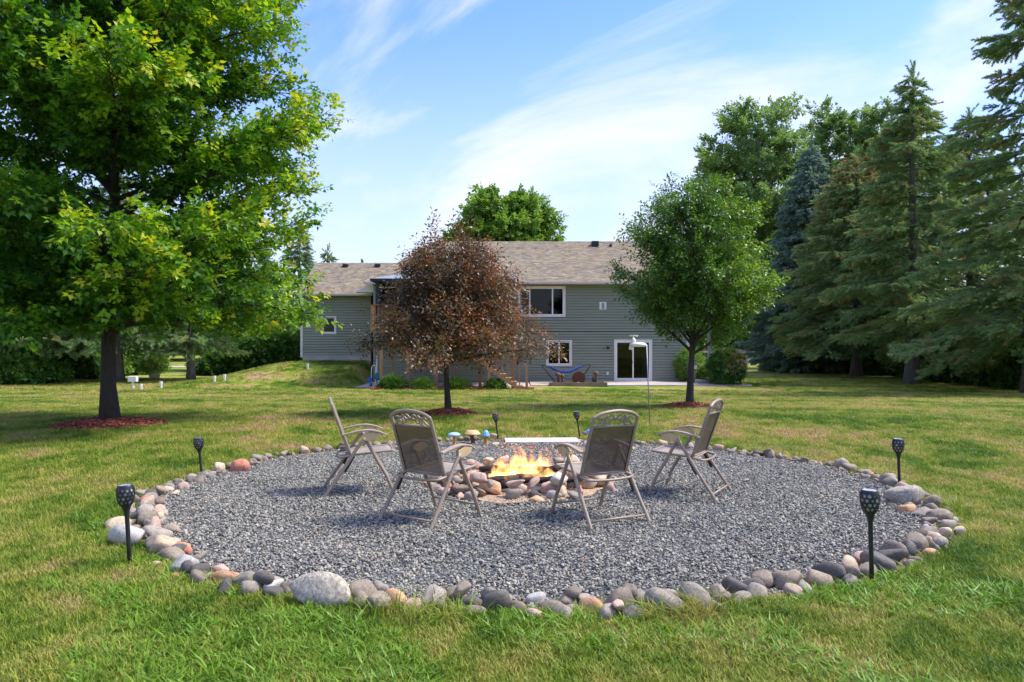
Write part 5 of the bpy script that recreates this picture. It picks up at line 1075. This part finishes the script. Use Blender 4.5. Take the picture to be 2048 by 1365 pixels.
for px, Y, pt, R, cl, sd, lb in [(238, 43, 330, 4.2, 2.6, 41, 'dark conifer with a grey trunk just behind the maple trunk'), (383, 44.5, 420, 3.8, 2.4, 42, 'dark conifer whose trunk stands behind the white pipes'), (64, 42, 300, 4.6, 2.6, 43, 'wide dark conifer with a thick trunk behind the juniper'), (-80, 46, 340, 4.8, 1.6, 44, 'dark conifer at the lawn edge beyond the wide one'), (500, 60, 430, 4.4, .6, 45, 'dense dark conifer beside the house wing'), (600, 56, 452, 2.9, .6, 46, 'pointed pine rising beside the wing roof'), (150, 58, 380, 5, .8, 47, 'shaded conifer in the row behind the maple'), (655, 62, 500, 2.8, .8, 48, 'small pine top showing over the wing roof')]:
    x, y, H = ctree(px, Y, pt); conifer('conifer', lb, x, y, H, R, cl, P_SPR, 'spr', .24 if Y > 44 else .27, M_BARKG, sd, .3, .5, 7, GLS, .85, (.15, .7))
# ---------------------------------------------------------------- broadleaf trees farther back
def btree(px, Y, pyt, R, seed, label, protos=P_BG, key='bg', name='broadleaf_tree', bark=M_BARK, nl=40, prof=None, clear=2.5, per=5, ntw=8, ls=1.0, tw=.34, group='trees behind the house', lean=(0, 0), **k):
    x, y, H = ctree(px, Y, pyt); broad_tree(name, label, x, y, H, clear, prof or pr([(0, R*.7), (.25, R), (.55, R), (.75, R*.86), (.88, R*.62), (.96, R*.36), (1, .3)]), nl, ntw, per, protos, key, .22, bark, seed, ls, .5, group, None, lean, tw, **k)
btree(1014, 62, 374, 4.7, 51, 'round green tree rising behind the house roof', nl=90, ntw=13, per=8, tint0=(.5, 1), trunk_top=.95)
PP = lambda R: pr([(0, R*.5), (.2, R*.8), (.5, R), (.75, R*.8), (.9, R*.5), (1, .3)])
GP = 'poplars behind the spruces'
btree(1552, 78, 150, 5.0, 52, 'tall grey green poplar rising behind the pear tree', P_POP, 'pop', 'poplar_tree', M_BARKP, 64, PP(5.8), 5, 7.0, 9, 1.05, .34, GP, (-2.4, 0), gapk=.04)
btree(1418, 84, 250, 3.6, 57, 'shorter poplar leaning out beside the tall one behind the pear tree', P_POP, 'pop', 'poplar_tree', M_BARKP, 44, PP(3.6), 5, 7.0, 9, 1.05, .34, GP, (1.6, 0), gapk=.04)
btree(1672, 82, 165, 5.2, 53, 'tall poplar rising between the blue spruce and the browning spruce', P_POP, 'pop', 'poplar_tree', M_BARKP, 60, PP(5.4), 6, 7.0, 9, 1.05, .34, GP, gapk=.1)
btree(1785, 76, 150, 3.9, 54, 'poplar showing beside the tall spruce leader', P_POP, 'pop', 'poplar_tree', M_BARKP, 50, PP(4.2), 6, 7, 9, 1.05, .34, GP, gapk=.1)
btree(20, 70, 350, 7.0, 55, 'pale green broadleaf tree far behind the maple', P_BG, 'bg', nl=40, group='trees behind the maple', tint0=(.5, 1))
btree(330, 95, 560, 7.5, 56, 'distant rounded tree beyond the road', P_BG, 'bg', nl=36, clear=1.2, ls=1.3, group='trees behind the maple', tint0=(.3, .8))
btree(480, 90, 540, 6.5, 58, 'distant dark tree beyond the road beside the house wing', P_BG, 'bg', nl=32, clear=1.0, ls=1.3, group='trees behind the maple', tint0=(.1, .5))
btree(170, 88, 520, 7.5, 59, 'distant tree beyond the road behind the maple trunk', P_BG, 'bg', nl=36, clear=1.0, ls=1.3, group='trees behind the maple', tint0=(.1, .6))
btree(1555, 110, 560, 5.5, 60, 'distant tree beside the far garage', P_BG, 'bg', nl=26, clear=1.5, ls=1.4, group='trees beside the far garage', tint0=(.4, .9))
btree(1460, 118, 520, 6.5, 61, 'distant tree behind the far garage', P_BG, 'bg', nl=26, clear=1.5, ls=1.4, group='trees beside the far garage', tint0=(.3, .8))

# ---------------------------------------------------------------- shrubs
def shrub(name, label, x, y, rx, ry, h, n, protos=P_SHRUB, key='shrub', ls=1.0, tint0=(.1, .7), seed=1, group=None, shape='dome', cat='shrub', patch=None, protos_dir=.6, z=None):
    g = np.random.default_rng(seed); z = gz(x, y) if z is None else z; t0 = thing(name, label, cat, (x, y, z), 0, group); wood = MB()
    for i in range(7): a = i*2.4; wood.tube([(0, 0, -.05), (rx*.3*math.cos(a), ry*.3*math.sin(a), h*.45), (rx*.6*math.cos(a), ry*.6*math.sin(a), h*.8)], [.025, .016, .006], 5, cap=False)
    u = g.normal(size=(n, 3)); u /= np.linalg.norm(u, axis=1, keepdims=True); r = g.uniform(.45, 1, n)**.5 * (1 + .10*np.sin(u[:, 0]*7+seed) * np.sin(u[:, 2]*6+u[:, 1]*5))
    if shape == 'dome': u[:, 2] = np.abs(u[:, 2]); pos = u*r[:, None]*np.array([rx, ry, h])
    else: pos = u*r[:, None]; zz = (pos[:, 2]+1)/2; pos = np.stack([pos[:, 0]*rx*1.15, pos[:, 1]*ry*1.15, zz*h], 1)
    d = u*np.array([1, 1, .8]) + g.normal(0, protos_dir, (n, 3)) + np.array([0, 0, .25]); T = g.uniform(*tint0, n)
    if patch is not None: T = patch(pos, T, g)
    obj('stem', wood, M_BARK, t0, True)
    tag(scatter('foliage', key, protos, pos, euler_from_axes(d, np.tile([.1, .05, 1.], (n, 1))), ls*g.uniform(.7, 1.25, n), T, t0, seed=seed), kind='stuff'); return t0
ML_ARB = mat_leaf('arborvitae', [(0.0, (0.033, 0.090, 0.018, 1)), (0.45, (0.068, 0.173, 0.027, 1)), (0.7, (0.128, 0.255, 0.038, 1)), (0.8, (0.210, 0.135, 0.075, 1)), (1, (0.330, 0.210, 0.135, 1))], .2, .6)
P_ARB = [proto('arborvitae_sprig', sprig(gg, 9, .18, .09, 'oval', .9, .7), ML_ARB) for _ in range(3)]
def arb_patch(p, T, g): return np.where((p[:, 2] > .75) & (p[:, 2] < 1.75) & (p[:, 0] > -.3) & (g.uniform(0, 1, len(T)) < .5), g.uniform(.72, 1, len(T)), T*.68)
ax, ay = at(1454, 770, 39.6)[:2]; shrub('arborvitae', 'rounded evergreen arborvitae with a brown scorched patch near the house corner', ax, ay, .76, .74, 1.8, 2600, P_ARB, 'arb', 1.0, (.05, .95), 3, None, 'egg', 'shrub', arb_patch)
mulch(ax+.1, ay-.1, 1.15, .07, 'reddish mulch bed under the arborvitae', 1100, .8)
for i, (px, w, h, tn, lb, n) in enumerate([(786, .55, .5, (0, .35), 'dark green evergreen shrub in the bed below the deck corner', 900), (846, .42, .38, (.75, 1), 'pale variegated hosta in the bed below the deck', 420), (916, .5, .36, (.35, .8), 'green leafy perennial in the bed behind the crabapple trunk', 500), (990, .45, .28, (.2, .6), 'low green perennial in the bed beside the deck stairs', 350)]):
    x_ = (px-1024)*36.3/FPX; shrub('bed_plant', lb, x_, 36.3, w, w*.8, h, n, P_SHRUB, 'shrub', 1.2, tn, 70+i, 'plants in the deck bed')
g_ = np.random.default_rng(8); x0_, x1_ = -6.55, -.85
bed = thing('deck_mulch_bed', 'long strip of red mulch below the front of the deck', 'mulch bed', (-3.7, 36.4, gz(-3.7, 36.4)))
obj('mound', MB().box(-2.85, 2.85, -.62, .75, -.05, .05), M_MULCH, bed, bevel=.03)
tag(scatter('bark_chip_cover', 'mulch', MCHIP, np.stack([g_.uniform(-2.85, 2.85, 2600), g_.uniform(-.64, .75, 2600), g_.uniform(.04, .08, 2600)], 1), np.stack([g_.normal(0, .35, 2600), g_.normal(0, .35, 2600), g_.uniform(0, 6.28, 2600)], 1), g_.uniform(.06, .13, 2600), None, bed), kind='stuff')
# undergrowth below the spruces and the left conifers
GU = 'undergrowth below the spruces'
for i, (px, Y, w, h, tn) in enumerate([(2035, 38.5, 2.2, 2.6, (0, .45)), (1945, 42, 2.1, 2.4, (0, .4)), (1878, 46, 1.9, 2.2, (0, .4)), (1790, 52, 2.2, 2.1, (0, .4)), (1745, 57, 2.0, 2.3, (0, .45)), (1682, 60, 2.2, 2.4, (0, .4)), (1620, 61, 2.1, 2.4, (0, .45)), (1575, 64, 2.0, 2.6, (.3, .9)), (2100, 36, 2.2, 2.6, (0, .4))]):
    x_ = (px-1024)*Y/FPX; shrub('undergrowth_shrub', 'dark leafy undergrowth shrub ' + ['behind the towering spruce with drooping branches', 'below the broad drooping spruce', 'just past the reddish trunk of the tall spruce', 'behind the reddish trunk of the tall spruce', 'between the tall spruce and the browning spruce', 'below the slim grey green spruce', 'at the foot of the blue spruce', '', 'under the towering spruce nearest the gravel circle'][i] if i != 7 else 'yellow green shrub at the end of the spruce row', x_, Y, w, w*.8, h, 1500, P_BG, 'bg', .75, tn, 80+i, GU, 'dome')
for i, (px, Y, w, h, tn, lb) in enumerate([(40, 41.0, 2.2, 1.5, (.2, .6), 'spreading shrub at the foot of the wide dark conifer'), (-60, 44, 2.4, 2.2, (0, .4), 'dark shrub at the lawn edge beyond the wide conifer'), (130, 46, 2.0, 2.0, (.0, .45), 'dark shrub between the wide conifer and the maple trunk'), (195, 50, 1.8, 1.8, (.5, 1), 'light green shrub behind the maple trunk'), (470, 52, 2.4, 1.7, (0, .4), 'dark shrub below the conifer beside the house wing'), (545, 51, 2.3, 2.6, (.1, .5), 'shrub against the slope beside the house wing'), (255, 52, 1.6, 2.0, (0, .3), 'dark shrub behind the grey conifer trunk')]):
    x_ = (px-1024)*Y/FPX; shrub('background_shrub', lb, x_, Y, w, w*.8, h, 1500, P_BG, 'bg', .7, tn, 95+i, 'shrubs behind the maple', 'dome')
# far woods closing the horizon
def woods():
    g = np.random.default_rng(12); n = 26000; a = g.uniform(R_(18), R_(162), n); d = g.uniform(128, 190, n); x, y = d*np.cos(a), d*np.sin(a)
    hmax = 10 + 4*np.sin(a*23) + 2.5*np.sin(a*57+1); z = ground(x, y) + hmax*g.uniform(0, 1, n)**.8
    tag(scatter('far_woods', 'bg', P_BG, np.stack([x, y, z], 1), euler_from_axes(g.normal(size=(n, 3)) + np.array([0, 0, .3]), np.tile([.1, .05, 1.], (n, 1))), g.uniform(2.4, 4.2, n), g.uniform(0, .6, n)), 'distant dark woods closing the view beyond the lawns', 'woods', kind='stuff')
woods()
# ================================================================== small things on and beyond the lawn
M_PVC = mat_plain('white_pvc', lin(228,226,220), lin(206,204,196), 6, 0.5)
for px, py, h, lb, boxed in [(266, 778, .52, 'white pipe with a boxy white housing on top by the maple trunk', 1), (282, 780, .26, 'short capped white pipe next to the boxed one', 0), (322, 778, .34, 'single white pipe standing between the boxed pipe and the pair', 0), (404.5, 771, .34, 'white pipe, the half of the close pair nearer the maple', 0), (412.5, 771, .34, 'white pipe, the half of the close pair nearer the house', 0), (492, 766, .30, 'lone white pipe at the foot of the grassy slope', 0)]:
    Y = 2.25*FPX/(py-683)
    for _ in range(6):
        x = (px-1024)*Y/FPX; Y = (CAMH-gz(x, Y))*FPX/(py-683)
    t = thing('vent_pipe', lb, 'pipe', (x, Y, gz(x, Y)), 0, 'white pipes in the lawn')
    obj('pipe', MB().lathe([(.06, -.1), (.06, h*.62), (.075, h*.62), (.075, h), (.055, h), (.055, h-.03)], 12), M_PVC, t)
    if boxed: obj('housing', MB().box(-.20, .20, -.12, .12, h*.62, h+.05), M_PVC, t, bevel=.02)
# far road, pedestal, far garage, planter with yellow shrub, block edging
M_ROAD = mat_plain('far_road', lin(196,190,182), lin(176,170,164), 1, 0.9)
mb = MB(); vv = []; xs_ = np.linspace(-70, -14, 30)
for x in xs_: vv += [(x, 66 + .05*(x+40), gz(x, 66)+.03), (x, 68.4 + .05*(x+40), gz(x, 68)+.03)]
tag(obj('road', mb.add(vv, [(2*i, 2*i+2, 2*i+3, 2*i+1) for i in range(29)]), M_ROAD), kind='structure')
M_GREENBOX = mat_plain('utility_green', lin(96,128,116), lin(84,112,102), 4, 0.6)
def on(px, py, Y0):
    Y = Y0
    for _ in range(25): x = (px-1024)*Y/FPX; Y = .5*Y + .5*(CAMH-gz(x, Y))*FPX/(py-683)
    return x, Y
x, y = on(1525, 742, 60); t = thing('utility_pedestal', 'grey green utility pedestal standing in the lawn past the house', 'utility box', (x, y, gz(x, y)))
s_ = y/FPX; obj('body', MB().box(-4.2*s_, 4.2*s_, -.2, .2, -.1, 13*s_), M_GREENBOX, t, bevel=.02); obj('cap', MB().box(-4.5*s_, 4.5*s_, -.22, .22, 13*s_, 15*s_), M_GREENBOX, t, bevel=.03)
x, y = on(1543, 743, 60); t = thing('utility_vault', 'low brown and grey utility box beside the pedestal', 'utility box', (x, y, gz(x, y))); obj('body', MB().box(-9*s_, 8*s_, -.4, .4, -.1, 6.5*s_), mat_plain('vault', lin(120,100,88), lin(96,96,92), 2, .8), t, bevel=.04); obj('lid', MB().box(-9.5*s_, 8.5*s_, -.43, .43, 6.5*s_, 7.4*s_), M_GREENBOX, t, bevel=.02)
gy = 105.0; gx0, gx1 = (1440-1024)*gy/FPX, (1512-1024)*gy/FPX; gz0 = CAMH - (729-683)*gy/FPX; gz1 = CAMH - (712-683)*gy/FPX
gr = thing('far_garage', 'distant brown house with a pale garage door beyond the arborvitae', 'house', ((gx0+gx1)/2, gy, gz0))
gpp = lambda n, mb, m, **k: obj(n, mb, m, gr, world=True, **k)
M_FW = mat_plain('far_wall', lin(136,116,106), lin(124,106,98), 1, .8); M_FR = mat_plain('far_roof', lin(150,132,122), lin(136,120,112), 2, .9)
gpp('wall', MB().box(gx0, gx1, gy, gy+8, gz0-1, gz1+.4), M_FW); gpp('garage_door', MB().box((1482-1024)*gy/FPX, (1500.5-1024)*gy/FPX, gy-.06, gy-.002, gz0-.3, gz1-.05), M_TRIM)
gpp('door_trim', MB().box((1500.5-1024)*gy/FPX, (1502-1024)*gy/FPX, gy-.07, gy-.002, gz0-.3, gz1-.02), M_SASH)
gpp('roof', MB().add([(gx0-1, gy-.8, gz1+.35), (gx1+1, gy-.8, gz1+.35), (gx1+1, gy+9, gz1+.35), (gx0-1, gy+9, gz1+.35), (gx0+2, gy+4, gz1+1.0), (gx1-2.5, gy+4, gz1+1.0)], [(0,1,5,4), (1,2,5), (2,3,4,5), (3,0,4)]), M_FR)
gpp('gutter', MB().box(gx0-1, gx1+1, gy-.95, gy-.75, gz1+.15, gz1+.36), M_FR)
M_DRIVE = mat_plain('driveway', lin(206,200,192), lin(190,184,178), 1, .9)
# raised bed of pale blocks with a shrub, past the house corner
bx, by = at(1420, 768, 40.6)[:2]; M_BLOCK = mat_plain('pale_block', lin(176,170,164), lin(156,150,146), 8, .9, bump=.3)
rb = thing('block_bed', 'low raised bed edged with pale concrete blocks at the house corner', 'raised bed', (bx, by, HZ))
for i in range(5):
    for k in range(2): obj('block', MB().box(-.9+.36*i+.12*k, -.9+.36*i+.345+.12*k, -.1, .1, -.1+.17*k, .06+.17*k), M_BLOCK, rb, bevel=.01)
obj('soil', MB().box(-.85, .9, .1, .9, -.1, .2), M_SOIL, rb)
shrub('bed_shrub', 'bright green leafy shrub growing in the block edged bed', bx+.1, by+.4, .55, .45, .7, 700, P_SHRUB, 'shrub', 1.2, (.5, 1), 120, None, 'dome', z=HZ+.2)
shrub('bed_shrub', 'taller pale green shrub behind the pear trunk at the house corner', bx-.7, by+1.6, .6, .5, 1.7, 700, P_SHRUB, 'shrub', 1.3, (.45, 1), 121, None, 'egg', z=HZ)
bh = thing('birdhouse_post', 'pale wooden post with a small roof box beside the house corner', 'birdhouse', (at(1390, 770, 41.0)[0], 41.0, HZ)); obj('post', MB().box(-.04, .04, -.04, .04, -.1, .75), M_TIMBER, bh); obj('house_box', MB().box(-.1, .1, -.1, .1, .75, .98), M_TRIM, bh); obj('roof', MB().prism([(-.15, .97), (.15, .97), (0, 1.1)], -.14, .14), M_TIMBER, bh)
x, y = on(309, 757, 47); fp = thing('flower_planter', 'white planter holding a yellow green shrub in the lawn gap behind the maple', 'planter', (x, y, gz(x, y))); obj('pot', MB().lathe([(.28, -.05), (.34, .45), (.36, .5), (.30, .5), (.28, .42)], 12), M_PVC, fp, True)
shrub('potted_shrub', 'yellow green shrub growing in the white planter', x, y, .6, .5, 1.1, 500, P_SHRUB, 'shrub', 1.6, (.85, 1), 122, None, 'egg', z=gz(x, y)+.35)
make_grass()
